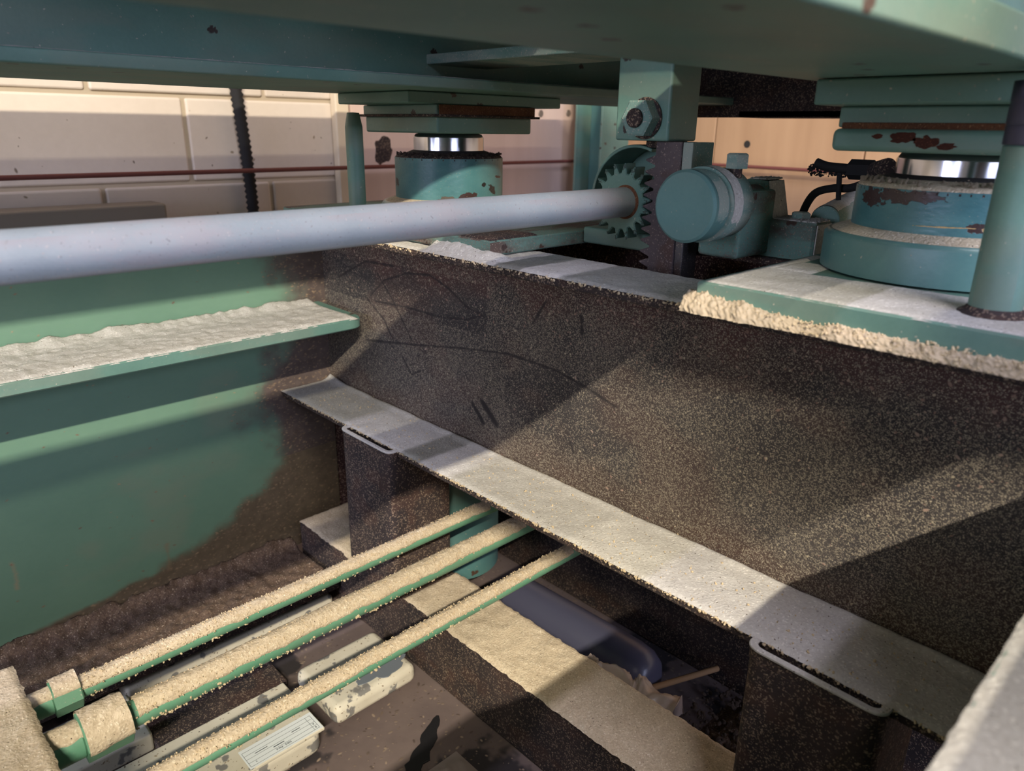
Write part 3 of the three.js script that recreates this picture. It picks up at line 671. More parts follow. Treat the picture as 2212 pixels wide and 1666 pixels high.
{
  const p1 = thing('base_plate', 'teal base plate under the left jack, dust heaped at its corner', 'plate', [0.765, -0.143, -0.88]);
  part('plate', holed(0.575, 0.965, 0.63, 1.12, JL, 0.0845, 0.017, -0.1405), M.paintWorn, p1);
  part('dust_layer', dustBed(0.577, 0.66, -0.838, -0.632, -0.1235, 0.004, { seed: 35, rag: 0.003, step: 0.004 }), M.grime, p1, 'dark dust');
  part('dust_heap', dustBed(0.553, 0.612, -0.74, -0.575, -0.1442, 0.001, { seed: 36, rag: 0.004, rim: 0.012, step: 0.003, pile: (x, z) => 0.011 * Math.exp(-(((x - 0.578) / 0.016) ** 2)) * smooth(-0.59, -0.64, z) * (0.5 + fbm(x * 70, z * 70, 5, 4)) }), M.dustPale, p1, 'dust heaped at the plate corner');
  const p2 = thing('base_plate', 'thick green base plate carrying the right jack and post', 'plate', [0.757, -0.143, -0.1]);
  part('plate', holed(0.546, 0.968, -0.2, 0.336, JR, 0.0845, 0.02, -0.1405), M.paint, p2);
  part('dust_layer', dustBed(0.547, 0.652, -0.334, 0.1, -0.1205, 0.0022, { seed: 37, rag: 0.002, step: 0.0035 }), M.dustPale, p2, 'bright dust over the plate');
  part('dust_layer', dustBed(0.65, 0.76, -0.334, -0.318, -0.1205, 0.0018, { seed: 38, rag: 0.002, step: 0.0035 }), M.dustPale, p2, 'bright dust over the plate');
  part('dust_layer', dustBed(0.648, 0.71, -0.325, -0.285, -0.1205, 0.0018, { seed: 39, rag: 0.002, step: 0.0035 }), M.dustPale, p2, 'bright dust over the plate');
  seed(41); const sp = [];                       // dust heaped along the front foot of the plate
  part('dust_bank', smoothGrid(20, 420, (u, v) => { const z = mix(-0.345, 0.1, v), w = 0.006 + 0.009 * fbm(z * 38, 1, 8, 3) + 0.006 * smooth(-0.2, -0.33, z), a = u * Math.PI * 0.62; const q = w * (0.85 + 0.3 * fbm(z * 500, u * 20, 6, 2)); return [0.5475 - q * Math.cos(a) * 0.75 + 0.002 * u, -0.1462 + q * 0.95 * Math.sin(a), z]; }), M.dust, p2, 'dust banked along the plate edge');
  for (let k = 0; k < 2600; k++) { const z = -0.34 + rnd() * 0.42; sp.push([0.5475 - rnd() ** 1.5 * 0.009, -0.1455 + rnd() ** 2 * 0.011, z, 0.0005 + 0.001 * rnd() ** 2]); }
  crumbs('sawdust_crumbs', sp, M.crumb, p2);
}
jack(JL[0], JL[1], 'left hydraulic jack with glossy blue-green cylinder behind the pale shaft', chipped(301, [[0.29, 0.315, 0.34, 0.55, [24, 22, 22], 1.2], [0.47, 0.53, 0.02, 0.2, [92, 84, 76], 0], [0.53, 0.585, 0.12, 0.3, BROWN, 0.2], [0.6, 0.615, 0.4, 0.5, [30, 26, 26], 0.9], [0.62, 0.66, 0.25, 0.4, [40, 34, 32], -0.6], [0.67, 0.68, 0.5, 0.7, BROWN, 1.5], [0.4, 0.46, 0.0, 0.1, BROWN, 0]]), -0.1205, 0.012, -0.0093, -0.77, M.grime);
jack(JR[0], JR[1], 'right hydraulic jack with flaking blue-green cylinder beside the post', chipped(303, [[0.335, 0.385, 0.62, 0.98, BROWN, 1.2], [0.36, 0.45, 0.72, 0.99, BROWN, 0], [0.42, 0.48, 0.78, 0.98, BROWN, 0], [0.52, 0.56, 0.25, 0.42, BROWN, -0.4], [0.54, 0.61, 0.16, 0.3, TAN, -0.5], [0.30, 0.33, 0.03, 0.16, [110, 140, 150], -0.5], [0.44, 0.53, 0.33, 0.36, TAN, 0.05], [0.31, 0.32, 0.1, 0.18, [36, 32, 32], 0]]), -0.1185, 0.034, -0.015, -0.40, M.dust);
// stacks of thrust plates between ram and upper beam
{
  const a = thing('thrust_plates', 'stack of green steel plates with a rusty strip above the left jack', 'plate', [0.76, -0.009, -0.93], 'thrust plate stacks');
  part('plate', box(0.623, 0.919, 0.0295, 0.0448, -1.017, -0.843, 0.002), M.paint, a);
  part('plate', box(0.668, 0.856, 0.0152, 0.0293, -1.02, -0.842, 0.002), M.paint, a);
  part('plate', box(0.67, 0.853, -0.0088, 0.0142, -1.018, -0.842, 0.003), M.paint, a);
  part('rust_strip', box(0.672, 0.858, 0.0145, 0.029, -0.8415, -0.8395, 0.0008), M.rust, a, 'crumbly orange rust');
  part('shim', box(0.66, 0.866, 0.013, 0.0163, -1.024, -0.836, 0.001), M.grime, a, 'dark joint between the plates');
  const b = thing('thrust_plates', 'stack of green steel plates with red rust line above the right jack', 'plate', [0.76, -0.014, -0.2], 'thrust plate stacks');
  part('plate', box(0.63, 0.89, 0.0215, 0.0412, -0.296, -0.04, 0.002), M.paint, b);
  part('plate', box(0.665, 0.85, 0.0045, 0.0213, -0.288, -0.085, 0.002), M.paint, b);
  part('plate', box(0.66, 0.855, -0.0145, 0.0037, -0.290, -0.085, 0.005), M.paint, b);
  part('rust_strip', box(0.6635, 0.6655, 0.003, 0.0085, -0.284, -0.12, 0.001), M.rust, b, 'reddish rust along the joint');
  seed(61);
  [[-0.232, -0.003, 0.011, 0.0045], [-0.214, -0.006, 0.009, 0.005], [-0.199, -0.009, 0.008, 0.0028], [-0.252, -0.0022, 0.005, 0.002]].forEach(([z0, y0, a, b2], k) => {   // flaked patches on the lowest plate
    const sh = new THREE.Shape();
    for (let q = 0; q < 40; q++) { const an = q / 40 * 6.283, r = 0.45 + 0.95 * fbm(Math.cos(an) * 2.4 + 9 * k, Math.sin(an) * 2.4 + 4, 33, 4); sh[q ? 'lineTo' : 'moveTo'](-z0 + a * r * Math.cos(an), y0 + b2 * r * Math.sin(an)); }
    sh.closePath();
    part('rust_patch', extrude(sh, 0.0004, ALONG_X(0.6597), 0), M.flake, b, 'red-brown patch where paint has flaked');
  });
}
// guide posts
{
  const c = thing('guide_post', 'dark green round post left of the left jack', 'post', [0.602, -0.1235, -0.945], 'guide posts');
  part('rod', lathe([[0.0001, 0], [0.0122, 0], [0.0122, 0], [0.0122, 0.12], [0.0122, 0.12], [0.0085, 0.1385], [0.0085, 0.1385], [0.0001, 0.139]], V(0.602, -0.1215, -0.945), V(0.602, 1, -0.945), 32), M.paint, c);
  const d = thing('guide_post', 'light green round post with dark taped top at the right edge', 'post', [0.6, -0.1185, -0.129], 'guide posts');
  part('rod', rod(V(0.6, -0.119, -0.129), V(0.6, -0.006, -0.129), 0.0168, 48), M.paint, d);
  part('tape', lathe([[0.0168, 0], [0.0176, 0.0005], [0.0176, 0.012], [0.0168, 0.0125], [0.0179, 0.013], [0.0179, 0.026], [0.0172, 0.0265], [0.0181, 0.027], [0.0181, 0.0395], [0.0001, 0.0395]], V(0.6, -0.006, -0.129), V(0.6, 1, -0.129), 48), new THREE.MeshStandardMaterial({ color: 0x3b3848, roughness: 0.35 }), d, 'dark purple tape wound round the top');
  part('weld', lathe([[0.0165, 0.005], [0.019, 0.002], [0.023, -0.0005]], V(0.6, -0.1185, -0.129), V(0.6, 1, -0.129), 32), M.grime, d);
}

// ------------------------------------------------------------------ upper beams
{
  const a = thing('upper_beam', 'dark green upper beam running across the top left', 'beam', [0.2, 0.0448, -0.9]);
  part('bottom_flange', box(-1.3, 1.47, 0.0452, 0.0578, -1.04, -0.763, 0.002), M.paint, a);
  part('web', box(-1.3, 1.30, 0.0578, 0.166, -0.862, -0.85, 0.001), M.paint, a);
  part('top_flange', box(-1.3, 1.47, 0.166, 0.18, -1.04, -0.763, 0.002), M.paint, a);
  part('dust_layer', dustBed(-0.4, 1.469, -0.845, -0.7635, 0.0578, 0.0016, { seed: 51, rag: 0.0008, step: 0.006 }), M.dustPale, a, 'thin dust along the flange edge');
  const b = thing('upper_beam', 'wide upper beam overhead, its flat green underside filling the top right', 'beam', [0.4, 0.0415, -0.22]);
  part('bottom_flange', box(-0.9, 1.4, 0.0418, 0.0655, -0.314, -0.13, 0.003), M.paint, b);
  part('web', box(-0.9, 1.4, 0.0655, 0.15, -0.226, -0.214, 0.001), M.paint, b);
  part('top_flange', box(-0.9, 1.4, 0.15, 0.166, -0.314, -0.13, 0.002), M.paint, b);
  const pl = thing('added_platen', 'heavy platen added above the upper beams to shade the walls behind, out of the picture', 'platen', [0.2, 0.181, -0.9]);
  part('plate', box(-1.3, 1.6, 0.1805, 0.25, -1.35, -0.5, 0.003), M.paint, pl);  // unseen plate, added to keep lamp light off the back walls
  part('shade_plate', box(0.53, 1.6, 0.1805, 0.25, -0.5, -0.1, 0.003), M.paint, pl);  // added extension, blocks lamp light from the bracket and gear
  const c = thing('cross_channel', 'near-black cross beam behind the rack at upper right', 'beam', [1.35, 0.02, -0.5]);
  part('web', box(1.3, 1.31, 0.024, 0.165, -0.85, -0.32), M.grime, c);
  part('lower_flange', box(1.3, 1.40, 0.024, 0.036, -0.75, -0.32), M.grime, c);
  const d = thing('cross_bar', 'flat dusty bar under the upper beams, carrying the rack bracket', 'bar', [0.71, 0.0785, -0.55]);
  part('bar', box(0.66, 0.77, 0.0785, 0.091, -0.857, -0.228, 0.002), M.paintDusty, d);
}

// ------------------------------------------------------------------ rack, pinion shaft, roller
{
  const t = thing('rack_bracket', 'square green bracket block with a large hexagon nut, holding the rack', 'bracket', [0.717, -0.011, -0.513]);
  part('block', box(0.69, 0.745, -0.0112, 0.0783, -0.549, -0.478, 0.003), M.paint, t);
  part('washer', rod(V(0.6898, 0.0118, -0.508), V(0.687, 0.0118, -0.508), 0.0215, 40), M.grime, t);
  part('nut', hexPrism(V(0.6872, 0.0118, -0.508), V(0.672, 0.0118, -0.508), 0.0205), M.paintDusty, t, 'dusty hexagon nut');
  part('bolt', rod(V(0.6725, 0.0118, -0.508), V(0.667, 0.0118, -0.508), 0.0098, 32, 0.0015), M.grime, t, 'bolt end');

  const k = thing('gear_rack', 'upright toothed rack bar meshing with the pinion', 'rack', [0.715, -0.36, -0.487]);
  const sh = new THREE.Shape(), pitch = 0.0125, tip = 0.511, root = 0.4985, back = 0.4655;  // shape x = -z
  sh.moveTo(back, -0.3); sh.lineTo(root, -0.3);
  for (let y = -0.3; y < -0.03; y += pitch) { sh.lineTo(root, y + pitch * 0.08); sh.lineTo(tip, y + pitch * 0.43); sh.lineTo(tip, y + pitch * 0.57); sh.lineTo(root, y + pitch * 0.92); }
  sh.lineTo(root, -0.0115); sh.lineTo(back, -0.0115); sh.closePath();
  part('toothed_bar', extrude(sh, 0.028, ALONG_X(0.7), 0.0008), M.rackSteel, k);
  part('back_strip', box(0.702, 0.731, -0.3, -0.07, -0.4653, -0.455, 0.001), M.steel, k, 'smooth worn back of the rack');
  part('stiffener', box(0.701, 0.742, -0.069, -0.0117, -0.4653, -0.453, 0.001), M.paintDusty, k, 'green painted stiffener');

  const s = thing('pinion_shaft', 'long pale dusty shaft with a toothed pinion at its end', 'shaft', [0.1, -0.13, -0.538]);
  part('shaft', rod(V(-0.7, -0.079, -0.538), V(0.752, -0.079, -0.538), 0.0167, 64), M.shaft, s);
  const g = new THREE.Shape(), n = 18;
  for (let i = 0; i < n; i++) for (const [f, r] of [[0.0, 0.0318], [0.16, 0.0322], [0.45, 0.0428], [0.55, 0.0428], [0.84, 0.0322]]) {
    const a = (i + f) / n * Math.PI * 2 + 0.07; g[i || f ? 'lineTo' : 'moveTo'](0.545 + r * Math.cos(a), -0.079 + r * Math.sin(a));
  }
  g.closePath();
  const hole = new THREE.Path(); hole.absarc(0.545, -0.079, 0.0125, 0, Math.PI * 2); 
  part('pinion', extrude(g, 0.018, ALONG_X(0.703), 0.0012), M.paint, s, 'green toothed pinion with rusty teeth');
  part('weld_ring', lathe([[0.0166, -0.0035], [0.0185, -0.002], [0.0205, 0]], V(0.703, -0.079, -0.538), V(1, -0.079, -0.538), 40), M.rust, s, 'rusty weld at the pinion');
  seed(71); const sp = [];
  for (let i = 0; i < n; i++) for (let q = 0; q < 16; q++) { const a = (i + 0.5) / n * Math.PI * 2 + 0.07, r = 0.035 + rnd() * 0.007; sp.push([0.7025, -0.079 + r * Math.sin(a) + (rnd() - 0.5) * 0.003, -0.545 - r * Math.cos(a) + (rnd() - 0.5) * 0.003, 0.0006 + rnd() * 0.0009]); }
  crumbs('grime_crumbs', sp, M.paintWorn, s);

  const gd = thing('gear_guard', 'curved green guard behind the pinion', 'guard', [0.775, -0.135, -0.56]);
  const arc = new THREE.Shape(); arc.absarc(0.545, -0.079, 0.063, -0.4, Math.PI * 0.62, false); arc.absarc(0.545, -0.079, 0.0595, Math.PI * 0.62, -0.4, true); arc.closePath();
  part('hood', extrude(arc, 0.055, ALONG_X(0.725), 0.0006), M.paint, gd);
  const bp = new THREE.Shape(); bp.absarc(0.545, -0.079, 0.0595, 0, Math.PI * 2);
  part('back_plate', extrude(bp, 0.005, ALONG_X(0.779), 0.0006), M.paint, gd);
  part('foot', box(0.735, 0.862, -0.1385, -0.118, -0.628, -0.475, 0.003), M.paint, gd);
  part('clip', box(0.726, 0.78, -0.019, -0.004, -0.532, -0.512, 0.001), M.grime, gd);

  const r = thing('roller_housing', 'green roller housing with a round blank cap, bolted beside the rack', 'housing', [0.76, -0.13, -0.4]);
  const ya = -0.0697, za = -0.41, xc = 0.628;
  part('cap', lathe([[0.0001, 0], [0.0322, 0], [0.0322, 0], [0.0348, 0.0022], [0.0348, 0.0022], [0.0348, 0.024], [0.0335, 0.0255], [0.0335, 0.028]], V(xc, ya, za), V(1, ya, za), 72), M.paintCap, r, 'flat round green cap');
  part('ring', lathe([[0.0332, 0], [0.037, 0.0015], [0.037, 0.0015], [0.037, 0.019], [0.035, 0.021], [0.035, 0.021], [0.035, 0.043], [0.0001, 0.043]], V(xc + 0.0275, ya, za), V(1, ya, za), 72), M.paintDusty, r);
  part('neck', rod(V(0.69, ya, za), V(0.768, ya, za), 0.016, 40), M.paintWorn, r);
  part('arm', box(0.7, 0.77, -0.126, -0.058, -0.436, -0.388, 0.004), M.paintWorn, r);
  part('bolt', hexPrism(V(0.6855, -0.0346, -0.391), V(0.6855, -0.0201, -0.391), 0.0117), M.paintDusty, r, 'hexagon bolt on top');
  part('bolt_shank', rod(V(0.6855, -0.044, -0.391), V(0.6855, -0.0337, -0.391), 0.0058, 20), M.grime, r);
  const hb = new THREE.Shape();                         // stepped casting, profile in (-z, y)
  hb.moveTo(0.47, -0.131); hb.lineTo(0.338, -0.131); hb.lineTo(0.338, -0.0895); hb.lineTo(0.388, -0.0885); hb.lineTo(0.398, -0.05); hb.lineTo(0.42, -0.0485); hb.lineTo(0.47, -0.06); hb.closePath();
  part('casting', extrude(hb, 0.034, ALONG_X(0.766), 0.0025), M.paintWorn, r);
  part('dust_coat', box(0.7665, 0.8, -0.1305, -0.091, -0.3378, -0.3366, 0.0005), M.dustPale, r, 'pale dust clinging to the end face');
  part('dust_coat', box(0.767, 0.8, -0.0893, -0.0876, -0.387, -0.339, 0.0006), M.dustPale, r, 'pale dust on the foot');
  part('dust_coat', box(0.767, 0.8, -0.0488, -0.0472, -0.42, -0.3985, 0.0006), M.dustPale, r, 'pale dust on the upright');
  const slope = box(0.7668, 0.8, -0.0198, 0.0198, -0.0007, 0.0007, 0.0005); slope.rotateX(-0.2545); slope.translate(0, -0.0688, -0.3922);
  part('dust_coat', slope, M.dustPale, r, 'pale dust on the sloping side');
  part('dust_coat', dustOnPipe(0.658, 0.6745, ya, za, 0.0368, 0.0009, 0.9, 2.3, 141, 0.002), M.dustPale, r, 'pale dust on the ring');
  part('dust_coat', dustOnPipe(0.634, 0.652, ya, za, 0.0346, 0.0007, 0.6, 2.2, 142, 0.002), M.paintDusty, r, 'thin dust on the cap rim');
  part('base', box(0.752, 0.86, -0.1365, -0.1285, -0.475, -0.339, 0.002), M.grime, r);
  part('bolt', hexPrism(V(0.783, -0.0885, -0.364), V(0.783, -0.0805, -0.364), 0.0105), M.paintDusty, r, 'dusty bolt head on the foot');
  seed(73); const sq = [];
  for (let i = 0; i < 500; i++) sq.push([0.767 + rnd() * 0.032, -0.0882 + rnd() * 0.001, -0.386 + rnd() * 0.047, 0.0006 + 0.001 * rnd()]);
  for (let i = 0; i < 300; i++) sq.push([0.767 + rnd() * 0.032, -0.0478, -0.418 + rnd() * 0.019, 0.0006 + 0.001 * rnd()]);
  crumbs('dust_crumbs', sq, M.dustPale, r);

  const st = thing('strut_pipe', 'dusty green pipe rising behind the roller housing', 'pipe', [0.9, -0.1, -0.38]);
  const A = V(0.812, -0.0905, -0.3505), B = V(1.02, -0.0765, -0.388);
  part('pipe', rod(A, B, 0.0155, 32), M.paintDusty, st);
  part('dust_layer', dustOnPipe(0.815, 0.98, 0, 0, 0.0155, 0.001, 1.4, 0.9, 151).translate(-0.812, 0, 0).rotateZ(0.067).rotateY(0.178).translate(0.812, -0.0905, -0.3505), M.dustPale, st, 'pale dust along the top');

  const h = thing('hose_fitting', 'black dust-furred hose coupling between roller housing and right jack', 'hose', [0.85, -0.1, -0.33]);
  part('elbow', tube([[0.832, -0.0315, -0.378], [0.832, -0.035, -0.366], [0.832, -0.0365, -0.338]], 0.0052, 30), M.rubber, h);
  part('coupling', hexPrism(V(0.832, -0.0367, -0.34), V(0.832, -0.0367, -0.314), 0.0105), M.rubber, h);
  part('adaptor', rod(V(0.832, -0.0367, -0.315), V(0.80, -0.031, -0.29), 0.0085, 24), M.grime, h);
  part('stem', tube([[0.833, -0.04, -0.351], [0.834, -0.055, -0.35], [0.836, -0.0695, -0.349]], 0.003, 24, 8), M.rubber, h);
  part('stem', tube([[0.862, -0.108, -0.357], [0.864, -0.122, -0.358], [0.868, -0.139, -0.36]], 0.003, 24, 8), M.rubber, h);
  part('hose', tube([[0.835, -0.048, -0.318], [0.84, -0.0565, -0.34], [0.845, -0.0585, -0.362], [0.85, -0.066, -0.383], [0.852, -0.0865, -0.394], [0.856, -0.11, -0.398], [0.872, -0.139, -0.402]], 0.0045, 60, 10), M.rubber, h);
  seed(77); const fz = [];
  for (let i = 0; i < 260; i++) { const t2 = rnd(); fz.push([0.8315, -0.033 - 0.012 * rnd(), -0.385 + t2 * 0.075, 0.0007 + 0.0013 * rnd()]); }
  crumbs('lint', fz, M.rubber, h);
}

// ------------------------------------------------------------------ hydraulic pipes and manifold
{
  const y = -0.56;
  const pipes = [[-0.757, 0.0105, 'upper thin green pipe furred with sawdust, nearest the end beam'], [-0.682, 0.0136, 'thick green pipe furred with sawdust, middle of the three'], [-0.5845, 0.0096, 'lower thin green pipe furred with sawdust, nearest the viewer']];
  pipes.forEach(([z, r, label], i) => {
    const p = thing('hydraulic_pipe', label, 'pipe', [0.5, y - r, z], 'green hydraulic pipes');
    part('pipe', rod(V(i === 2 ? -0.06 : 0.075, y, z), V(0.98, y, z), r, 36), M.paintLitPipe, p);
    part('dust_layer', dustOnPipe(i === 2 ? -0.05 : 0.113 + (i === 1 ? 0.03 : 0), 0.685, y, z, r, i === 1 ? 0.0042 : 0.003, 1.6, i === 1 ? 1.35 : 1.3, 80 + i * 9), M.dust, p, 'furry sawdust along the top');
    seed(90 + i); const sp = [];
    for (let k = 0; k < 1500; k++) { const a = -1.5 + rnd() * 2.75, R = r + 0.0018 + rnd() * 0.0014; sp.push([0.1 + rnd() * 0.57, y + R * Math.cos(a), z + R * Math.sin(a), 0.0004 + 0.0009 * rnd() ** 2]); }
    for (let k = 0; k < (i === 1 ? 160 : 50); k++) { const x = 0.12 + rnd() ** 1.5 * 0.4, a = 1.7 + rnd() * 0.9; sp.push([x, y + r * Math.cos(a) - rnd() * 0.002, z + r * Math.sin(a), 0.0007 + 0.0011 * rnd()]); }
    crumbs('sawdust_crumbs', sp, M.crumb, p);
    if (i < 2) {
      const R = i ? 0.0245 : 0.0185, x0 = i ? 0.094 : 0.087, x1 = i ? 0.136 : 0.113;
      part('coupling_nut', hexPrism(V(x0, y, z), V(x1, y, z), R), M.paintLitPipe, p, 'hexagon coupling nut');
      part('nut_dust', dustOnPipe(x0 + 0.001, x1 - 0.001, y, z, R - 0.0012, 0.005, 1.6, i ? 1.75 : 0.85, 120 + i, 0.002), M.dust, p);
      part('collar', rod(V(0.066, y, z), V(x0 + 0.002, y, z), R * 0.72, 32, 0.003), M.paintLitPipe, p);
      part('collar_dust', dustOnPipe(0.067, x0, y, z, R * 0.72, 0.003, 1.4, 0.9, 130 + i, 0.002), M.dust, p);
    }
  });
  const m = thing('manifold_block', 'sawdust-covered valve block at the bottom left corner', 'block', [-0.02, -0.62, -0.7]);
  part('block', box(-0.12, 0.066, -0.615, -0.534, -0.805, -0.62, 0.004), M.paintLitPipe, m);
  part('dust_layer', dustBed(-0.11, 0.067, -0.806, -0.619, -0.534, 0.0045, { seed: 61, rag: 0.002, step: 0.003 }), M.dust, m, 'sawdust crust');
  part('stand', box(-0.1, 0.04, FLOOR + 0.0005, -0.616, -0.79, -0.64, 0.003), M.paint, m);
}

// ------------------------------------------------------------------ things behind the press
{
  const red = new THREE.MeshStandardMaterial({ color: 0x7c4640, roughness: 0.7 });
  single('wall_cable', tube([[-1.2, -0.103, -1.74], [0.32, -0.105, -1.74], [1.2, -0.104, -1.74], [2.1, -0.104, -1.742], [2.225, -0.104, -1.71], [2.235, -0.104, -1.5], [2.24, -0.106, -1.2], [2.24, -0.11, -0.6]], 0.0052, 220, 8), red, 'thin red-brown cable stretched along the back walls', 'cable');
  const cd = thing('corrugated_conduit', 'black corrugated conduit hanging down the block wall', 'conduit', [0.82, -0.5, -1.782]);
  const pr = []; for (let i = 0; i <= 150; i++) { const h = i * 0.0065; pr.push([i % 2 ? 0.0155 : 0.0115, h]); }
  const cg = lathe(pr, V(0, 0, 0), V(0, 1, 0), 16); { const q = cg.attributes.position; for (let i = 0; i < q.count; i++) { const y = q.getY(i); q.setXYZ(i, q.getX(i) + 0.832 - 0.03 * smooth(0.3, 0.9, y), y - 0.5, q.getZ(i) - 1.778); } }
  part('hose', cg, M.rubber, cd);
  single('grey_cabinet', box(-0.5, 0.6, FLOOR + 0.001, -0.165, -1.78, -1.70, 0.006), new THREE.MeshStandardMaterial({ color: 0x8d8276, roughness: 0.6 }), 'low flat grey-brown panel standing against the block wall', 'panel');
  const col = thing('steel_column', 'teal steel column standing in the room corner', 'column', [2.06, FLOOR, -1.66]);
  part('post', box(2.005, 2.012, FLOOR + 0.001, 2.44, -1.70, -1.60, 0.001), M.paintBlue, col);
  part('flange', box(1.935, 2.075, FLOOR + 0.001, 2.44, -1.60, -1.592, 0.001), M.paint, col);
  part('flange', box(1.935, 2.075, FLOOR + 0.001, 2.44, -1.708, -1.70, 0.001), M.paint, col);
}

// ------------------------------------------------------------------ things lying on the floor under the press
{
  seed(401);
  const ws = new Surface(512, 512, (u, v) => {
    const n = fbm(u * 6, v * 6, 3, 5, 6), p = fbm(u * 50, v * 50, 9, 2, 50), d = smooth(0.62, 0.68, fbm(u * 9, v * 9, 31, 5, 9));
    return [...mix3(mix3([206, 196, 176], [228, 220, 202], clamp(n * 1.3 - 0.1)), [112, 110, 110], d * 0.8), 0.5 + 0.2 * p];
  });
  speck(ws, 500, 1, 3, [190, 168, 134], [96, 84, 74], 0.3);
  const cream = mat(ws.textures(0.22), 0.0005, { roughness: 0.7 });
  // labelled box
  const lb = thing('labelled_box', 'long cream box with a printed white label, on the floor at the bottom', 'box', [0.1, FLOOR, -0.8]);
  part('body', box(0.075, 0.362, FLOOR + 0.0005, -0.752, -0.83, -0.722, 0.014), cream, lb);
  const lid = box(0.072, 0.3645, -0.756, -0.7505, -0.833, -0.7185, 0.002); part('lid', lid, cream, lb);
  const cv = document.createElement('canvas'); cv.width = 1024; cv.height = 320; const c2 = cv.getContext('2d');
  c2.fillStyle = '#eef2f4'; c2.fillRect(0, 0, 1024, 320); c2.strokeStyle = '#39424a'; c2.lineWidth = 4;
  c2.strokeRect(40, 30, 960, 240);
  for (const yy of [90, 150, 210]) { c2.beginPath(); c2.moveTo(40, yy); c2.lineTo(1000, yy); c2.stroke(); }
  c2.beginPath(); c2.moveTo(110, 30); c2.lineTo(110, 270); c2.stroke();
  c2.fillStyle = '#39424a'; c2.font = 'bold 40px sans-serif'; c2.fillText('B', 62, 78); c2.fillText('A', 62, 138); c2.fillText('5002 - PN-2', 430, 78); c2.font = '30px sans-serif'; c2.fillText('B', 900, 78);
  c2.fillRect(500, 115, 150, 12); c2.fillRect(700, 176, 170, 10); c2.fillRect(240, 176, 120, 10);
  const ct = new THREE.CanvasTexture(cv); ct.colorSpace = THREE.SRGBColorSpace;
  const lg = new THREE.BufferGeometry(), L = [0.262, 0.363, -0.7555, -0.7195], ly = -0.7502;
  lg.setAttribute('position', new THREE.Float32BufferAttribute([L[1], ly, L[3], L[0], ly, L[3], L[0], ly, L[2], L[1], ly, L[2]], 3));
  lg.setAttribute('uv', new THREE.Float32BufferAttribute([0, 1, 1, 1, 1, 0, 0, 0], 2)); lg.setIndex([0, 3, 1, 1, 3, 2]); lg.computeVertexNormals();
  part('label', lg, new THREE.MeshStandardMaterial({ map: ct, roughness: 0.5 }), lb, 'white printed label with a table');
  // second board with torn film
  const tb = thing('torn_board', 'short cream board end with torn grey film, beside the floor beam', 'board', [0.47, FLOOR, -0.79]);
  part('board', box(0.395, 0.535, FLOOR + 0.0005, -0.762, -0.86, -0.745, 0.012), cream, tb);
  const fsh = new THREE.Shape();
  for (let q = 0; q < 44; q++) { const an = q / 44 * 6.283, r = 0.5 + 0.9 * fbm(Math.cos(an) * 2.2 + 3, Math.sin(an) * 2.2 + 6, 19, 4); fsh[q ? 'lineTo' : 'moveTo'](0.487 + 0.044 * r * Math.cos(an), 0.7735 + 0.019 * r * Math.sin(an)); }
  fsh.closePath();
  part('film', extrude(fsh, 0.0008, ALONG_Y(-0.7619), 0.0002), new THREE.MeshStandardMaterial({ color: 0x767c84, roughness: 0.4 }), tb, 'grey torn film');
  // laths
  single('white_lath', box(0.2, 0.536, FLOOR + 0.0005, -0.765, -1.03, -0.985, 0.006).applyMatrix4(new THREE.Matrix4()), cream, 'long whitish lath lying between the upper and middle pipes', 'lath');
  single('brown_board', box(0.20, 0.385, FLOOR + 0.0005, -0.778, -0.955, -0.862, 0.003), M.grime, 'flat dark brown board on the floor under the pipes', 'board');
  single('wood_offcut', box(-0.02, 0.2, FLOOR + 0.0005, -0.765, -0.98, -0.88, 0.004), cream, 'cream wood offcut on the floor by the valve block', 'wood');
  // torn black film on the floor
  seed(411);
  const film = new THREE.MeshStandardMaterial({ color: 0x1d1c1f, roughness: 0.45 });
  const rag = (name, cx, cz, L, W2, ang, label, sd) => {
    const n = 26, top = [], bot = [];
    for (let i = 0; i <= n; i++) { const t = i / n - 0.5, taper = Math.sqrt(Math.max(0.02, 1 - 4 * t * t)); top.push([t * L, W2 * taper * (0.2 + fbm(t * 14, 2, sd, 4))]); bot.push([t * L, -W2 * taper * (0.2 + fbm(t * 14, 9, sd + 2, 4))]); }
    const ca = Math.cos(ang), sa = Math.sin(ang), sh = new THREE.Shape();
    [...top, ...bot.reverse()].forEach(([a, b], i) => sh[i ? 'lineTo' : 'moveTo'](cx + a * ca - b * sa, -cz - (a * sa + b * ca)));
    sh.closePath();
    single(name, extrude(sh, 0.0016, ALONG_Y(FLOOR + 0.0008), 0.0004), film, label, 'film', { group: 'scraps of black film' });
  };
  rag('film_scrap', 0.43, -0.612, 0.2, 0.018, 2.55, 'long torn black film scrap on the floor, nearest the floor beam', 3);
  rag('film_scrap', 0.325, -0.655, 0.075, 0.02, 2.2, 'small ragged black film scrap beside the labelled box', 7);
  rag('film_scrap', 0.40, -0.52, 0.10, 0.022, 0.6, 'crumpled black film scrap at the bottom edge', 11);
  rag('film_scrap', 0.49, -0.47, 0.06, 0.018, 1.4, 'black film scrap against the floor beam at the bottom', 15);
  // crumpled grey paper
  const paper = smoothGrid(30, 22, (u, v) => { const x = mix(0.40, 0.49, u), z = mix(-0.60, -0.535, v); return [x, FLOOR + 0.004 + 0.016 * fbm(x * 60, z * 60, 77, 4) * Math.sin(u * Math.PI) * Math.sin(v * Math.PI), z]; });
  single('paper_scrap', boxUV(paper), new THREE.MeshStandardMaterial({ color: 0x8b7d78, roughness: 0.8 }), 'crumpled grey paper on the floor near the bottom edge', 'paper');
  // dark bottle-like canister between the floor beams
  const can = thing('canister', 'dark blue-grey plastic canister lying between the floor beams', 'canister', [0.76, FLOOR, -0.62]);
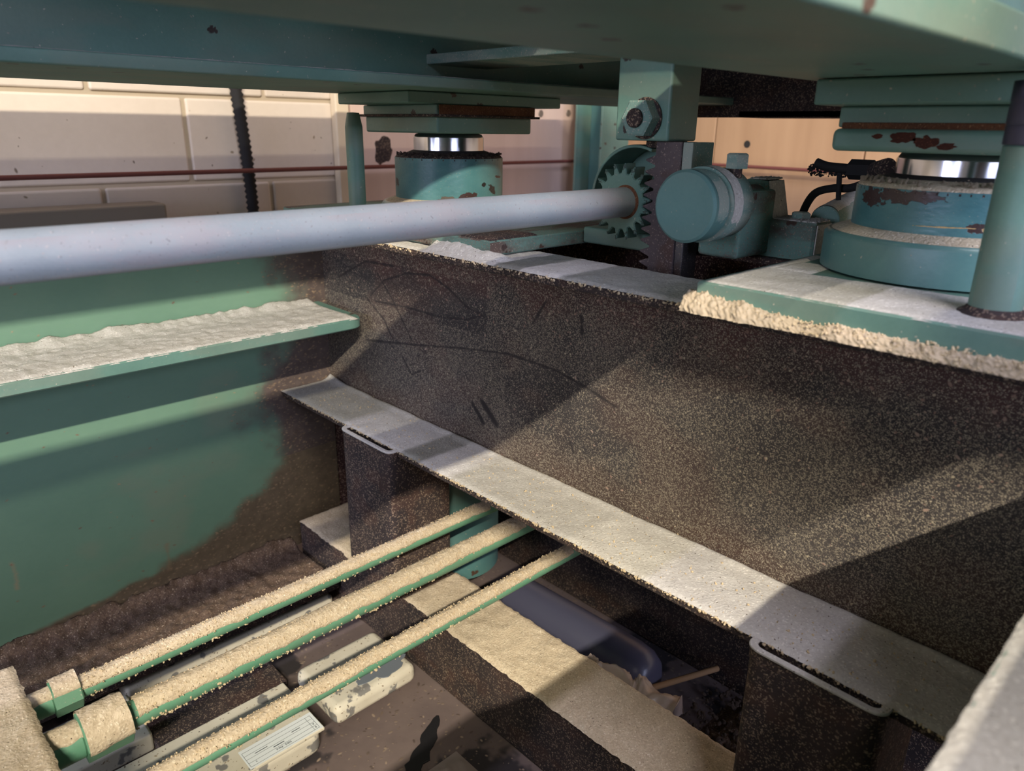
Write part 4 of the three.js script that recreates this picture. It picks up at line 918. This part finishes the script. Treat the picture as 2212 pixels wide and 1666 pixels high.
  const canMat = new THREE.MeshStandardMaterial({ color: 0x4c4c5e, roughness: 0.32 });
  part('body', lathe([[0.0001, 0], [0.03, 0], [0.04, 0.006], [0.043, 0.02], [0.043, 0.02], [0.043, 0.245], [0.04, 0.268], [0.032, 0.283], [0.02, 0.291], [0.0001, 0.293]], V(0.742, FLOOR + 0.0445, -0.76), V(0.752, FLOOR + 0.0445, -0.44), 48), canMat, can);
  part('cap', rod(V(0.742, FLOOR + 0.0445, -0.775), V(0.742, FLOOR + 0.0445, -0.758), 0.018, 28), canMat, can);
  single('wood_stick', rod(V(0.72, FLOOR + 0.05, -0.468), V(0.862, FLOOR + 0.03, -0.431), 0.0045, 10), new THREE.MeshStandardMaterial({ color: 0x8a6a48, roughness: 0.85 }), 'thin wooden stick lying across the rubble between the beams', 'stick');
  const wrap = smoothGrid(60, 16, (u, v) => { const z = mix(-0.53, -0.395, u) + 0.01 * Math.sin(u * 14 + v * 3), w = 0.018 + 0.05 * u; const x = 0.659 + w * v + 0.004 * Math.sin(u * 21); return [x, -0.695 - 0.055 * v * v + 0.02 * Math.sin(v * 3.1) * (0.4 + 0.9 * fbm(u * 10, v * 3, 41, 4)) + 0.008 * (fbm(u * 34, v * 14, 42, 3) - 0.5), z]; });
  single('plastic_wrap', boxUV(wrap), new THREE.MeshPhysicalMaterial({ color: 0xcdb8a8, roughness: 0.35, transmission: 0.3, thickness: 0, side: THREE.DoubleSide }), 'crumpled clear plastic wrap spilling over the edge of the floor beam', 'plastic wrap');
  // rubble of sawdust and chips between the floor beams
  const pile = thing('sawdust_pile', 'brown sawdust and wood chips heaped between the floor beams', 'sawdust', [0.76, FLOOR, -0.3], null, 'stuff');
  part('heap', dustBed(0.66, 0.866, -0.40, 0.05, FLOOR, 0.03, { seed: 71, rag: 0.004, rim: 0.05, step: 0.005, lump: 0.8 }), M.dustBrown, pile);
  seed(421); const sp = [];
  for (let k = 0; k < 1800; k++) { const x = 0.67 + rnd() * 0.19, z = -0.42 + rnd() * 0.4; sp.push([x, FLOOR + 0.012 + 0.016 * rnd(), z, 0.001 + 0.0035 * rnd() ** 2]); }
  crumbs('chips', sp, M.dustBrown, pile);
}

scene.traverse(o => { if (o.isMesh) { o.castShadow = true; o.receiveShadow = true; } });
renderer.render(scene, camera);
